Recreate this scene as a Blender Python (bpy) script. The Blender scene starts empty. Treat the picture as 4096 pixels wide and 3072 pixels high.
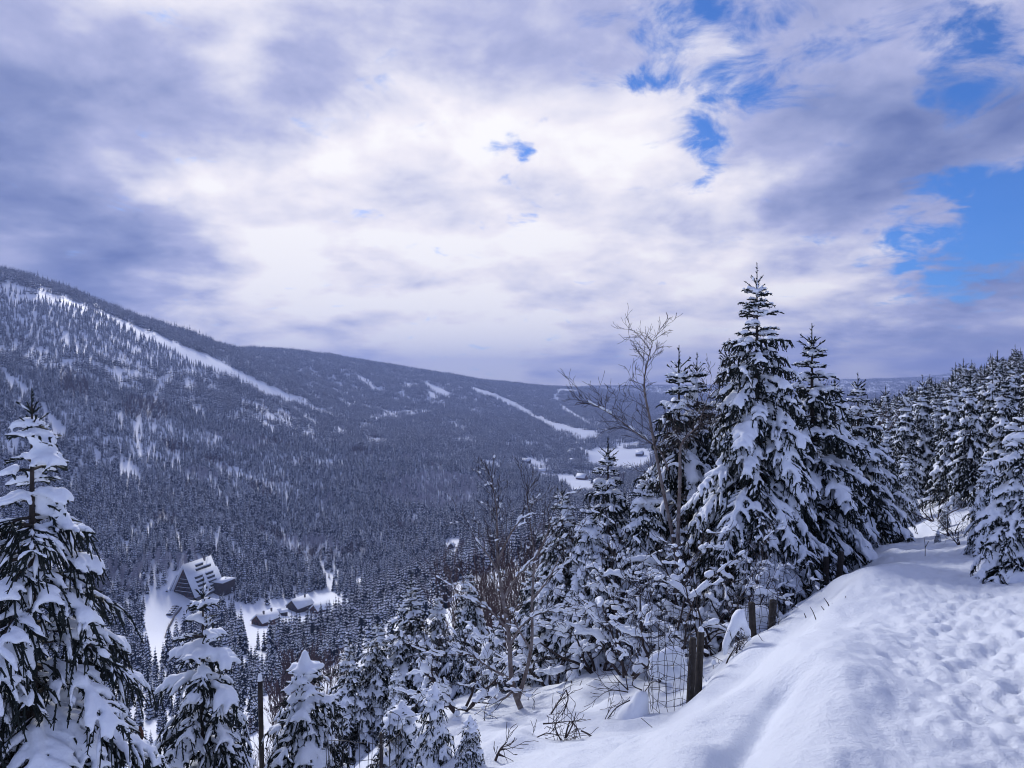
import bpy, math, random
import numpy as np
from mathutils import Vector, Matrix

S = bpy.context.scene
C = S.collection
F = 667.0                                   # focal length in pixels of the 1024 px wide view
R_ = math.radians

# cloud banks: (u, v, radius, brightness); u, v only name the compass direction they stand in
SKY_BRIGHT = [(95, 60, 60, .14), (250, 160, 110, .26), (160, 70, 70, .12), (300, 225, 80, .16), (400, 130, 100, .05), (520, 120, 60, .16),
              (560, 215, 80, .06), (700, 210, 90, .08), (475, 367, 50, .6), (640, 335, 110, .24), (300, 335, 110, .2), (470, 350, 90, .30), (280, 325, 60, .10), (770, 300, 80, .14), (900, 374, 45, .55), (660, 40, 40, .10), (590, 180, 40, .06),
              (20, 200, 110, -.20), (90, 260, 120, -.14), (340, 45, 90, -.12), (440, 318, 80, -.14), (540, 330, 60, -.20), (160, 200, 60, -.08),
              (650, 300, 90, .06), (930, 348, 45, -.22), (850, 340, 45, -.14), (970, 300, 60, -.06), (1000, 150, 100, -.10), (870, 140, 80, -.05), (820, 60, 60, -.10), (940, 20, 80, -.10),
              (620, 70, 60, -.10), (150, 100, 40, -.18), (330, 90, 40, -.14), (200, 40, 60, .08), (470, 60, 60, .06), (780, 260, 60, -.04)]
SKY_GAPS = [(748, 2, 36, .80), (700, 75, 46, .45), (715, 118, 34, .52), (722, 160, 20, .5), (615, 75, 34, .32), (492, 158, 9, .55), (512, 153, 10, .62), (534, 152, 10, .6), (512, 197, 9, .6), (640, 20, 40, .32),
            (962, 52, 30, .62), (1012, 62, 26, .6), (800, 20, 40, .30), (905, 222, 22, .62), (985, 214, 34, .8), (1025, 200, 30, .8), (945, 238, 26, .6), (1020, 285, 26, .45), (790, 214, 12, .4), (880, 60, 40, .28)]
SKY_BASE = .565
SKY_RAMP = [(0.0, (.13, .18, .40)), (.25, (.24, .29, .52)), (.5, (.42, .45, .68)), (.72, (.70, .70, .82)), (.9, (.90, .865, .91)), (1.0, (.98, .96, .96))]
SKY_GAIN = 5.7
SKY_BLUE = (.17, .40, .70)
SUN_E = 1.5
VALLEY_SINGLES = 150
HAZE_D = 1.85e-4
HAZE_COL = (.41, .53, 1.0)

# ------------------------------------------------------------------ camera
cam = bpy.data.cameras.new('camera')
cam.lens = 36 * F / 1024
cam.sensor_width = 36
cam.clip_start = 0.1
cam.clip_end = 30000
cam_ob = bpy.data.objects.new('camera', cam)
cam_ob.location = (0, 0, 0)
cam_ob.rotation_euler = (R_(90), 0, 0)
C.objects.link(cam_ob)
S.camera = cam_ob

# ------------------------------------------------------------------ render settings
S.render.engine = 'CYCLES'
S.view_settings.view_transform = 'Standard'
S.view_settings.look = 'None'
S.view_settings.gamma = 1
S.view_settings.use_curve_mapping = False
S.view_settings.exposure = 0.97
cy = S.cycles
cy.use_denoising = True
cy.filter_width = 1.05
cy.max_bounces = 5
cy.diffuse_bounces = 3
cy.glossy_bounces = 2
cy.transmission_bounces = 2
cy.transparent_max_bounces = 8
cy.volume_bounces = 0
cy.caustics_reflective = False
cy.caustics_refractive = False

# ------------------------------------------------------------------ sky
SUN_AZ, SUN_EL = R_(-28), R_(27)            # measured from the view direction (+Y), left is negative
W = bpy.data.worlds.new('World')
S.world = W
W.use_nodes = True
nt = W.node_tree
nt.nodes.clear()


class G:
    """tiny helper to wire shader nodes"""

    def __init__(self, tree):
        self.t = tree

    def node(self, typ, **kw):
        n = self.t.nodes.new(typ)
        for k, v in kw.items():
            setattr(n, k, v)
        return n

    def put(self, sock, v):
        if hasattr(v, 'is_output') or isinstance(v, bpy.types.NodeSocket):
            self.t.links.new(v, sock)
        else:
            sock.default_value = v

    def math(self, op, a, b=0.0, c=None, clamp=False):
        n = self.node('ShaderNodeMath', operation=op, use_clamp=clamp)
        self.put(n.inputs[0], a)
        self.put(n.inputs[1], b)
        if c is not None:
            self.put(n.inputs[2], c)
        return n.outputs[0]

    def vec(self, op, a, b=None, out=0):
        n = self.node('ShaderNodeVectorMath', operation=op)
        self.put(n.inputs[0], a)
        if b is not None:
            self.put(n.inputs[1], b)
        return n.outputs['Value'] if op in ('DOT_PRODUCT', 'LENGTH') else n.outputs[0]

    def mix(self, f, a, b, blend='MIX'):
        n = self.node('ShaderNodeMix', data_type='RGBA', blend_type=blend)
        self.put(n.inputs[0], f)
        self.put(n.inputs[6], a)
        self.put(n.inputs[7], b)
        return n.outputs[2]

    def sstep(self, x, lo, hi):
        n = self.node('ShaderNodeMapRange', interpolation_type='SMOOTHSTEP')
        self.put(n.inputs[0], x)
        n.inputs[1].default_value = lo
        n.inputs[2].default_value = hi
        return n.outputs[0]

    def noise(self, vec, scale, detail=6, rough=.55, dist=0.0):
        n = self.node('ShaderNodeTexNoise')
        self.put(n.inputs['Vector'], vec)
        n.inputs['Scale'].default_value = scale
        n.inputs['Detail'].default_value = detail
        n.inputs['Roughness'].default_value = rough
        n.inputs['Distortion'].default_value = dist
        return n


def direction(u, v):
    return Vector(((u - 512) / F, 1, -(v - 384) / F)).normalized()


g = G(nt)
tc = g.node('ShaderNodeTexCoord')
D = g.vec('NORMALIZE', tc.outputs['Generated'])
sky = g.node('ShaderNodeTexSky', sky_type='NISHITA', sun_disc=False)
sky.sun_elevation = SUN_EL
sky.sun_rotation = SUN_AZ
sky.altitude = 900
sky.air_density = 1.0
sky.dust_density = 0.4
sky.ozone_density = 4.0
sep = g.node('ShaderNodeSeparateXYZ')
g.put(sep.inputs[0], D)
zc = g.math('MAXIMUM', sep.outputs[2], 0.0)
den = g.math('ADD', zc, 0.16)
cp = g.node('ShaderNodeCombineXYZ')
g.put(cp.inputs[0], g.math('DIVIDE', sep.outputs[0], den))
g.put(cp.inputs[1], g.math('DIVIDE', sep.outputs[1], den))
cp.inputs[2].default_value = 3.7
P2 = cp.outputs[0]


def lobes(items):
    """sum of soft round regions of the sky (each a cloud bank or a gap), by direction"""
    tot = None
    for u, v, rad, amp in items:
        d = direction(u, v)
        c = g.vec('DOT_PRODUCT', Dw, tuple(d))
        s2 = (rad / F) ** 2
        e = g.math('EXPONENT', g.math('MULTIPLY', g.math('SUBTRACT', c, 1.0), 1.0 / s2))
        t = g.math('MULTIPLY', e, amp)
        tot = t if tot is None else g.math('ADD', tot, t)
    return tot


# ragged lookup direction, so that cloud banks have broken edges
Ds = g.vec('MULTIPLY', D, (1.0, 1.0, 1.45))
Px = g.vec('ADD', g.vec('MULTIPLY', P2, (.15, .15, 0)), Ds)
wob = g.noise(Px, 4.5, 5, .55)
wv = g.vec('SUBTRACT', wob.outputs['Color'], (.5, .5, .5))
Dw = g.vec('NORMALIZE', g.vec('ADD', D, g.vec('MULTIPLY', wv, (.26, .2, .22))))
cq = g.node('ShaderNodeCombineXYZ')
den2 = g.math('ADD', zc, .22)
g.put(cq.inputs[0], g.math('DIVIDE', sep.outputs[0], den2))
g.put(cq.inputs[1], g.math('DIVIDE', sep.outputs[1], den2))
cq.inputs[2].default_value = 1.3
P3 = cq.outputs[0]
n_big = g.noise(P3, 1.25, 4, .5, .3).outputs[0]
n_mid = g.noise(P3, 2.9, 6, .52, .35).outputs[0]
n_fin = g.noise(P3, 8.5, 6, .55, .2).outputs[0]
pw = g.vec('ADD', P3, g.vec('MULTIPLY', wv, (.55, .55, .55)))
vor = g.node('ShaderNodeTexVoronoi', feature='SMOOTH_F1')
g.put(vor.inputs['Vector'], pw)
vor.inputs['Scale'].default_value = 2.3
vor.inputs['Smoothness'].default_value = .6
puff = g.math('SUBTRACT', .42, vor.outputs['Distance'])
bright = lobes(SKY_BRIGHT)
lum = g.math('ADD', g.math('MULTIPLY', g.math('SUBTRACT', n_big, .5), .8), g.math('MULTIPLY', g.math('SUBTRACT', n_mid, .5), 1.05))
lum = g.math('ADD', lum, g.math('MULTIPLY', g.math('SUBTRACT', n_fin, .5), .36))
lum = g.math('ADD', lum, g.math('MULTIPLY', puff, .62))
lum = g.math('ADD', g.math('ADD', lum, bright), SKY_BASE)
ramp = g.node('ShaderNodeValToRGB')
g.put(ramp.inputs[0], lum)
cr = ramp.color_ramp
cr.elements[0].position = 0.0
cr.elements[0].color = SKY_RAMP[0][1] + (1,)
cr.elements[1].position = 1.0
cr.elements[1].color = SKY_RAMP[-1][1] + (1,)
for p_, c_ in SKY_RAMP[1:-1]:
    e_ = cr.elements.new(p_)
    e_.color = c_ + (1,)
cloud = g.mix(1.0, ramp.outputs[0], (SKY_GAIN, SKY_GAIN, SKY_GAIN, 1), 'MULTIPLY')
blue = g.mix(1.0, sky.outputs[0], SKY_BLUE + (1,), 'MULTIPLY')
n_gap = g.noise(g.vec('ADD', P3, (4.3, 1.7, 0)), 6.5, 8, .62, .5).outputs[0]
# unseen blue gaps added overhead and behind the camera, to make the light bluer
open_ = g.math('ADD', g.sstep(sep.outputs[2], .55, .9), g.sstep(g.math('MULTIPLY', sep.outputs[1], -1.0), -.3, .5), clamp=True)
gapv = g.math('ADD', lobes(SKY_GAPS), g.math('MULTIPLY', open_, .75))
gapv = g.math('ADD', gapv, g.math('MULTIPLY', g.math('SUBTRACT', n_gap, .5), 3.2))
gapv = g.math('ADD', gapv, g.math('MULTIPLY', g.math('SUBTRACT', n_fin, .5), .8))
gap = g.math('MULTIPLY', g.sstep(gapv, .34, 1.2), .97)
col = g.mix(gap, cloud, blue)
bg = g.node('ShaderNodeBackground')
g.put(bg.inputs[0], col)
bg.inputs[1].default_value = 0.1
wo = g.node('ShaderNodeOutputWorld')
nt.links.new(bg.outputs[0], wo.inputs[0])

# ------------------------------------------------------------------ the sun, veiled by cloud
sl = bpy.data.lights.new('sun', 'SUN')
sl.energy = SUN_E
sl.angle = R_(11)
sl.color = (1.0, .97, .94)
so = bpy.data.objects.new('sun', sl)
sd = Vector((math.sin(SUN_AZ) * math.cos(SUN_EL), math.cos(SUN_AZ) * math.cos(SUN_EL), math.sin(SUN_EL)))
so.rotation_euler = (-sd).to_track_quat('-Z', 'Y').to_euler()
so.location = (0, 0, 60)
C.objects.link(so)

# ------------------------------------------------------------------ helpers
def tag(o, label=None, cat=None, group=None, kind=None):
    if label: o['label'] = label
    if cat: o['category'] = cat
    if group: o['group'] = group
    if kind: o['kind'] = kind
    return o


def empty(name, loc, rz=0.0):
    o = bpy.data.objects.new(name, None)
    o.location = loc
    o.rotation_euler = (0, 0, rz)
    o.empty_display_size = .1
    C.objects.link(o)
    return o


def new_mesh(name, verts, faces, mats=(), mat_idx=None, smooth=False):
    """verts (n,3); faces: list of arrays of equal-width faces (m,3) / (m,4)"""
    me = bpy.data.meshes.new(name)
    verts = np.asarray(verts, np.float32)
    if not isinstance(faces, (list, tuple)):
        faces = [faces]
    faces = [np.asarray(f, np.int32) for f in faces if len(f)]
    me.vertices.add(len(verts))
    me.vertices.foreach_set('co', verts.ravel())
    nl = sum(f.size for f in faces)
    npoly = sum(len(f) for f in faces)
    me.loops.add(nl)
    me.polygons.add(npoly)
    me.loops.foreach_set('vertex_index', np.concatenate([f.ravel() for f in faces]))
    st, k = [], 0
    for f in faces:
        st.append(k + np.arange(len(f)) * f.shape[1])
        k += f.size
    me.polygons.foreach_set('loop_start', np.concatenate(st).astype(np.int32))
    if mat_idx is not None:
        me.polygons.foreach_set('material_index', np.asarray(mat_idx, np.int32))
    if smooth:
        me.polygons.foreach_set('use_smooth', np.ones(npoly, bool))
    me.update(calc_edges=True)
    for m in mats:
        me.materials.append(m)
    return me


def add(name, me, parent=None, loc=(0, 0, 0), rz=0.0):
    o = bpy.data.objects.new(name, me)
    o.location = loc
    o.rotation_euler = (0, 0, rz)
    if parent: o.parent = parent
    C.objects.link(o)
    return o


def copy_tree(o, parent=None):
    c = o.copy()
    C.objects.link(c)
    c.parent = parent
    for ch in o.children:
        copy_tree(ch, c)
    return c


# ------------------------------------------------------------------ materials
def material(name, col, rough=.8, var=0.0, scale=5.0, bump=0.0, bscale=20.0, col2=None, spec=.3, tree_var=0.0):
    m = bpy.data.materials.new(name)
    m.use_nodes = True
    t = m.node_tree
    p = t.nodes['Principled BSDF']
    q = G(t)
    p.inputs['Roughness'].default_value = rough
    p.inputs['Specular IOR Level'].default_value = spec
    co = q.node('ShaderNodeTexCoord').outputs['Object']
    c1 = tuple(col) + (1,)
    base = None
    if var or col2:
        n = q.noise(co, scale, 5, .6)
        c2 = tuple(col2) + (1,) if col2 else tuple(max(0, c * (1 - var)) for c in col) + (1,)
        base = q.mix(q.sstep(n.outputs[0], .35, .65), c1, c2)
    if tree_var:
        oi = q.node('ShaderNodeObjectInfo')
        k = q.math('ADD', q.math('MULTIPLY', oi.outputs['Random'], tree_var), 1 - tree_var * .5)
        kk = q.node('ShaderNodeCombineXYZ')
        for i in range(3):
            q.put(kk.inputs[i], k)
        base = q.mix(1.0, base if base is not None else c1, kk.outputs[0], 'MULTIPLY')
    if base is not None:
        q.put(p.inputs['Base Color'], base)
    else:
        p.inputs['Base Color'].default_value = c1
    if bump:
        nb = q.noise(co, bscale, 5, .6)
        b = q.node('ShaderNodeBump')
        b.inputs['Strength'].default_value = bump
        b.inputs['Distance'].default_value = .02
        q.put(b.inputs['Height'], nb.outputs[0])
        q.put(p.inputs['Normal'], b.outputs[0])
    return m


SNOW = (.80, .85, .94)
M_snow = material('snow', SNOW, .65, bump=.35, bscale=60, spec=.25)
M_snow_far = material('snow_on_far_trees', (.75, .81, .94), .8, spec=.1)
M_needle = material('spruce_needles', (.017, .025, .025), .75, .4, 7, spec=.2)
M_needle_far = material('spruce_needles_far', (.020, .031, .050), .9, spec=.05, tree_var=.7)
M_bark = material('spruce_bark', (.055, .045, .042), .9, .4, 14, .5, 40)
M_birch = material('birch_bark', (.22, .20, .20), .8, scale=9, col2=(.12, .09, .085), bump=.4, bscale=40)
M_twig = material('bare_twigs', (.050, .038, .040), .9, .3, 10)
M_redtwig = material('reddish_bare_twigs', (.085, .058, .066), .9, .3, 10)
M_fartwig = material('far_bare_twigs', (.085, .06, .07), .9, spec=.05, tree_var=.6)
M_frosttwig = material('frosted_far_twigs', (.36, .36, .43), .9, spec=.05, tree_var=.5)
M_cone = material('spruce_cones', (.10, .035, .018), .7, .4, 40, .5, 80)
M_post = material('dark_wood_post', (.045, .038, .036), .85, .5, 6, .6, 30)
M_wire = material('fence_wire', (.035, .035, .045), .6)


# ------------------------------------------------------------------ ground: one sheet from the path to the horizon
CP = [
# near path & bank
(1024,768,2.8),(850,768,2.8),(700,768,3.0),(620,768,3.6),(1024,650,5.0),(900,650,5.0),(800,650,5.2),(760,692,5.0),(740,705,5.5),(690,732,6.0),(650,738,6.6),(720,686,7.3),
(1024,570,9),(930,560,10),(870,566,9.5),(930,538,14),(965,530,15),(800,626,7.6),(650,724,7.8),(693,707,7.9),(720,674,8.6),(754,640,9.0),(771,627,9.3),(800,608,10.0),(826,592,10.8),
(430,768,7),(520,725,9.0),(600,700,9.5),(415,719,12),(561,680,12.5),(650,664,11.5),(700,643,11.9),(794,600,11.8),(845,580,11.8),(890,548,13),
# left foreground
(32,1050,5),(200,960,7),(305,880,8),(360,800,8.5),(435,770,6.6),(150,900,15),(300,800,22),
# camera side slope
(100,768,150),(145,710,200),(300,720,130),(200,650,300),(300,660,260),(50,700,260),(300,760,60),(400,690,40),(400,645,100),(400,612,200),(400,590,350),(450,555,560),
(550,650,25),(550,610,60),(550,590,150),(550,560,300),(550,520,600),(560,490,1000),(650,605,30),(650,560,100),(650,520,300),(650,500,600),(640,480,1000),
(780,545,40),(780,500,100),(780,470,300),(780,440,900),(870,500,30),(870,455,60),(870,440,100),(870,432,300),
(940,525,18),(960,480,30),(1000,460,30),(1024,450,30),(1024,470,20),(1024,520,13),(960,430,60),(1024,410,60),(940,425,80),(1024,395,100),(1024,392,200),(940,425,300),(1024,400,500),(1024,402,1500),(880,425,1200),(900,398,3500),
# valley
(190,622,430),(315,618,460),(60,600,420),(100,500,640),(0,480,640),(200,560,500),(300,500,800),(450,490,950),(500,440,1500),(610,470,1400),(640,455,1550),(580,432,1900),(620,418,2300),(650,420,2800),
(300,560,620),(400,530,720),
# hill
(0,350,1000),(0,272,1300),(75,296,1400),(150,325,1520),(218,346,1750),(150,400,1000),(300,402,1500),(340,418,1450),(75,400,850),(220,440,950),(0,420,760),(400,450,1150),
(278,349,2350),(333,357,2550),(398,367,2750),(463,379,3000),(523,385,3300),(579,390,3500),(400,405,2000),(500,412,2300),(560,405,2900),(330,385,2050),
(0,300,1800),(100,320,2000),(220,362,2500),(278,362,3000),(400,378,3500),(523,392,4200),(0,330,3500),(300,372,5000),
# far
(650,400,3800),(650,387,5000),(760,384,5200),(847,381,5200),(900,380,5400),(963,374,6000),(780,405,2500),(1024,385,4500),(1024,372,6000),(579,388,5200),(500,400,6000),(700,392,7500),(900,384,7500),(1024,378,7500),
]
POL = [
(50,4,-.36),(70,4,-.3),(90,3,-.45),(60,10,-.1),(80,20,.1),(60,60,.03),(80,200,.12),(60,600,.05),(60,3000,.0),(80,3000,.05),
(-60,5,-1.0),(-90,4,-.95),(-60,40,-.72),(-60,150,-.53),(-60,420,-.36),(-60,700,-.1),(-60,1000,.12),(-60,1400,.17),(-60,2500,.08),(-60,6000,.03),(-90,40,-.6),(-90,300,-.35),(-90,1000,.1),(-90,4000,.03),
(180,3,-.5),(180,20,-.02),(180,200,.12),(180,1500,.08),(180,6000,.02),(120,3,-.45),(120,20,.12),(120,1000,.1),(120,6000,.02),(-130,3,-.7),(-130,20,-.3),(-130,300,-.15),(-130,1500,.05),(-130,6000,.02),
(0,1.2,-1.36),(40,1.2,-1.33),(-40,1.2,-1.45),(90,1.2,-1.3),(180,1.2,-1.33),(-90,1.2,-1.5),(0,3,-.75),(-20,4,-.95),
(0,9500,-.01),(40,9500,-.005),(-40,9500,.0),(90,9500,0),(180,9500,0),(-90,9500,0)
]
KL = .42
_th, _lr, _tt = [], [], []
for u_, v_, d_ in CP:
    x_, z_ = (u_ - 512) / F * d_, -(v_ - 384) / F * d_
    r_ = math.hypot(x_, d_)
    _th.append(math.atan2(x_, d_)); _lr.append(math.log(r_)); _tt.append(z_ / r_)
for a_, r_, t_ in POL:
    _th.append(R_(a_)); _lr.append(math.log(r_)); _tt.append(t_)
_emb = lambda th, lr: np.stack([np.sin(th), np.cos(th), KL * lr], -1)
_d2 = lambda A, B: np.maximum((A * A).sum(1)[:, None] + (B * B).sum(1)[None] - 2 * A @ B.T, 0)
_ker = lambda d2: d2 ** .75
_Q = _emb(np.array(_th), np.array(_lr))
_n = len(_Q)
_M = np.zeros((_n + 4, _n + 4))
_M[:_n, :_n] = _ker(_d2(_Q, _Q)) - np.eye(_n) * 1e-3
_M[:_n, _n:] = np.concatenate([np.ones((_n, 1)), _Q], 1)
_M[_n:, :_n] = _M[:_n, _n:].T
_Wt = np.linalg.lstsq(_M, np.concatenate([np.array(_tt), np.zeros(4)]), rcond=None)[0]


def base_h(x, y):
    r = np.maximum(np.hypot(x, y), .5)
    out = np.empty_like(x)
    for i in range(0, len(x), 40000):
        s = slice(i, i + 40000)
        E = _emb(np.arctan2(x[s], y[s]), np.log(r[s]))
        out[s] = (_ker(_d2(E, _Q)) @ _Wt[:_n] + _Wt[_n] + E @ _Wt[_n + 1:]) * r[s]
    return out


def _hash(i, j, k):
    h = (i * 374761393 + j * 668265263 + k * 974634777) & 0xffffffff
    h = ((h ^ (h >> 13)) * 1274126177) & 0xffffffff
    return ((h ^ (h >> 16)) & 0xffff) / 65535.0 - .5


def vnoise(x, y, k=0):
    xi, yi = np.floor(x).astype(np.int64), np.floor(y).astype(np.int64)
    fx, fy = x - xi, y - yi
    fx = fx * fx * fx * (fx * (fx * 6 - 15) + 10)
    fy = fy * fy * fy * (fy * (fy * 6 - 15) + 10)
    a, b = _hash(xi, yi, k), _hash(xi + 1, yi, k)
    c, d = _hash(xi, yi + 1, k), _hash(xi + 1, yi + 1, k)
    return (a * (1 - fx) + b * fx) * (1 - fy) + (c * (1 - fx) + d * fx) * fy


PATH = np.array([(1.05, -2.0), (1.5, 1.0), (2.55, 3.2), (3.45, 5.0), (4.6, 7.0), (6.2, 9.8), (8.9, 14.0), (10.6, 17.0)])


def seg_dist(x, y, pts):
    """distance to a polyline, signed offset (right positive) and arclength there"""
    best = np.full(x.shape, 1e9); off = np.zeros(x.shape); arc = np.zeros(x.shape); s0 = 0.0
    for (ax, ay), (bx, by) in zip(pts[:-1], pts[1:]):
        dx, dy = bx - ax, by - ay
        L = math.hypot(dx, dy)
        t = np.clip(((x - ax) * dx + (y - ay) * dy) / L ** 2, 0, 1)
        ex, ey = x - ax - t * dx, y - ay - t * dy
        d = np.hypot(ex, ey)
        m = d < best
        best = np.where(m, d, best)
        off = np.where(m, np.sign(dy * ex - dx * ey) * d, off)
        arc = np.where(m, s0 + t * L, arc)
        s0 += L
    return best, off, arc


_rng = np.random.default_rng(4)
DENTS = []
for k_ in range(1000):                                   # boot prints along the trodden line
    s_ = _rng.uniform(0, 1) ** 1.0 * (len(PATH) - 1.01)
    i_ = int(s_); f_ = s_ - i_
    p_ = PATH[i_] * (1 - f_) + PATH[i_ + 1] * f_
    t_ = PATH[i_ + 1] - PATH[i_]; t_ = t_ / np.hypot(*t_)
    o_ = _rng.normal(.05, .36) if k_ < 720 else _rng.uniform(.2, 2.6)
    DENTS.append((p_[0] + t_[1] * o_, p_[1] - t_[0] * o_, math.atan2(t_[1], t_[0]) + _rng.normal(0, .35), _rng.uniform(.08, .14), _rng.uniform(.04, .065), _rng.uniform(.003, .015)))
TROUGH = np.array([(.75, 2.5), (1.0, 3.05), (1.3, 3.6), (1.7, 4.25)])
TROUGH2 = np.array([(.2, 4.2), (.9, 5.0), (1.9, 6.2), (3.2, 7.9), (4.4, 9.2)])
BANK = np.array([(.35, 5.2), (1.2, 6.4), (2.25, 7.6), (3.1, 8.6), (4.1, 9.6), (5.3, 10.4), (6.4, 11.6)])


def details(x, y):
    r = np.hypot(x, y)
    out = np.zeros_like(x)
    m = (r < 45)
    X, Y = x[m], y[m]
    rr = r[m]
    fade = np.clip((45 - rr) / 20, 0, 1)
    ca, sa = math.cos(R_(57)), math.sin(R_(57))
    a, b = X * ca + Y * sa, -X * sa + Y * ca           # along / across the path
    h = .16 * vnoise(a * .35, b * .75, 1) + .09 * vnoise(a * .8, b * 1.9, 2) + .05 * vnoise(a * 2.2, b * 4.6, 3) + .022 * vnoise(a * 4.1, b * 9.5, 4)
    h += .018 * vnoise(X * 6.1, Y * 6.1, 5)
    pd, off, arc = seg_dist(X, Y, PATH)
    trod = np.exp(-((off - .05) / .75) ** 2)
    right = 1 / (1 + np.exp(-(off - .3) * 3)) * np.exp(-np.maximum(off - 3.0, 0))
    h *= 1 - .55 * trod
    h -= .10 * trod
    h += (trod * .038 + right * .022) * (vnoise(X * 5.5, Y * 5.5, 7) + 1.0 * vnoise(X * 12, Y * 12, 8) + .7 * vnoise(X * 23, Y * 23, 9))
    h += right * .03 * vnoise(X * 2.6, Y * 2.6, 12)
    # wind drifts and troughs on the bank left of the path
    d1, _, _ = seg_dist(X, Y, TROUGH)
    h -= .13 * np.exp(-(d1 / .10) ** 2) - .07 * np.exp(-((d1 - .38) / .2) ** 2)
    d2, o2, _ = seg_dist(X, Y, TROUGH2)
    h -= .06 * np.exp(-(d2 / .28) ** 2) - .05 * np.exp(-((d2 - .5) / .25) ** 2)
    d3, o3, _ = seg_dist(X, Y, BANK)
    low = np.exp(-((o3 + 1.5) / 1.1) ** 2) * (d3 < 4)
    h += low * (.22 * vnoise(X * 1.3 + 9, Y * 1.3, 21) + .12 * vnoise(X * 2.9, Y * 2.9, 22))
    h *= fade
    for (dx, dy, an, la, lb, dep) in DENTS:
        k = np.abs(X - dx) < .5
        k &= np.abs(Y - dy) < .5
        if not k.any():
            continue
        ex, ey = X[k] - dx, Y[k] - dy
        c, s = math.cos(an), math.sin(an)
        p, q = (ex * c + ey * s) / la, (-ex * s + ey * c) / lb
        e = p * p + q * q
        h[k] += dep * (-np.exp(-e * e * .6) + .35 * np.exp(-((np.sqrt(e) - 1.7) / .5) ** 2))
    out[m] = h
    # swells and gullies further out
    m2 = r > 60
    f2 = np.clip((r[m2] - 60) / 200, 0, 1)
    X, Y = x[m2], y[m2]
    out[m2] += f2 * (9 * vnoise(X / 140, Y / 140, 31) + 4 * vnoise(X / 55, Y / 55, 32) + np.clip(r[m2] / 3000, 0, 1) * 14 * vnoise(X / 330, Y / 330, 33))
    return out


def ground(x, y):
    x = np.atleast_1d(np.asarray(x, float)); y = np.atleast_1d(np.asarray(y, float))
    return base_h(x, y) + details(x, y)


def gz(x, y):
    return float(ground(x, y)[0])


def at(u, v, d):
    """the point at depth d in compass/elevation direction (u, v)"""
    return Vector(((u - 512) / F * d, d, -(v - 384) / F * d))


# vertices: rings round the viewpoint, closer together near it
rad = np.concatenate([np.exp(np.linspace(math.log(.6), math.log(2.2), 16, endpoint=False)),
                      np.exp(np.linspace(math.log(2.2), math.log(20), 250, endpoint=False)),
                      np.exp(np.linspace(math.log(20), math.log(8600), 250))])
ang = np.concatenate([np.linspace(-46, 46, 520), np.linspace(46, 314, 90)[1:-1]])
ang = np.radians(ang)
RR, AA = np.meshgrid(rad, ang, indexing='ij')
gx, gy = (RR * np.sin(AA)).ravel(), (RR * np.cos(AA)).ravel()
gh = ground(gx, gy)
na, nr = len(ang), len(rad)
ii, jj = np.meshgrid(np.arange(nr - 1), np.arange(na), indexing='ij')
j2 = (jj + 1) % na
quads = np.stack([ii * na + jj, (ii + 1) * na + jj, (ii + 1) * na + j2, ii * na + j2], -1).reshape(-1, 4)[:, ::-1]
gv = np.stack([gx, gy, gh], -1)
hub = np.array([[0, 0, gz(0.01, 0.01)]])
gv = np.concatenate([gv, hub])
tri = np.stack([np.arange(na), (np.arange(na) + 1) % na, np.full(na, nr * na)], -1)[:, ::-1]

M_ground = material('snow_ground', SNOW, .6, spec=.3)
_t = M_ground.node_tree
_q = G(_t)
_p = _t.nodes['Principled BSDF']
_co = _q.node('ShaderNodeTexCoord').outputs['Object']
_b1 = _q.node('ShaderNodeBump'); _b1.inputs['Strength'].default_value = .8; _b1.inputs['Distance'].default_value = .03
_q.put(_b1.inputs['Height'], _q.noise(_co, 26, 7, .68).outputs[0])
_b2 = _q.node('ShaderNodeBump'); _b2.inputs['Strength'].default_value = .6; _b2.inputs['Distance'].default_value = .008
_q.put(_b2.inputs['Height'], _q.noise(_co, 170, 3, .6).outputs[0])
_q.put(_b2.inputs['Normal'], _b1.outputs[0])
_q.put(_p.inputs['Normal'], _b2.outputs[0])
ground_ob = add('ground', new_mesh('ground', gv, [quads, tri], [M_ground], smooth=True))
tag(ground_ob, kind='structure')

# where the ground is seen from the viewpoint: table of depth along each compass direction
_va = np.radians(np.linspace(-46, 46, 369))
_vr = np.exp(np.linspace(math.log(1.5), math.log(8000), 620))
_T, _Rr = np.meshgrid(_va, _vr, indexing='ij')
_Z = ground((_Rr * np.sin(_T)).ravel(), (_Rr * np.cos(_T)).ravel()).reshape(_T.shape)
_TAN = _Z / (_Rr * np.cos(_T))
_HOR = np.maximum.accumulate(_TAN, axis=1)            # highest line of sight so far


def hit(u, v):
    """where the line of sight through (u, v) meets the ground"""
    th = math.atan((u - 512) / F)
    i = int(round((th - _va[0]) / (_va[1] - _va[0])))
    t = -(v - 384) / F
    k = int(np.argmax(_HOR[i] >= t))
    r = _vr[k]
    x, y = r * math.sin(th), r * math.cos(th)
    return Vector((x, y, gz(x, y)))


def seen(x, y, z):
    """is the point (x, y, z) above the ground's line of sight"""
    th = np.arctan2(x, y); r = np.hypot(x, y)
    i = np.clip(np.rint((th - _va[0]) / (_va[1] - _va[0])).astype(int), 0, len(_va) - 1)
    k = np.clip(np.searchsorted(_vr, r * .97) - 1, 0, len(_vr) - 1)
    return z / y > _HOR[i, k]

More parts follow.
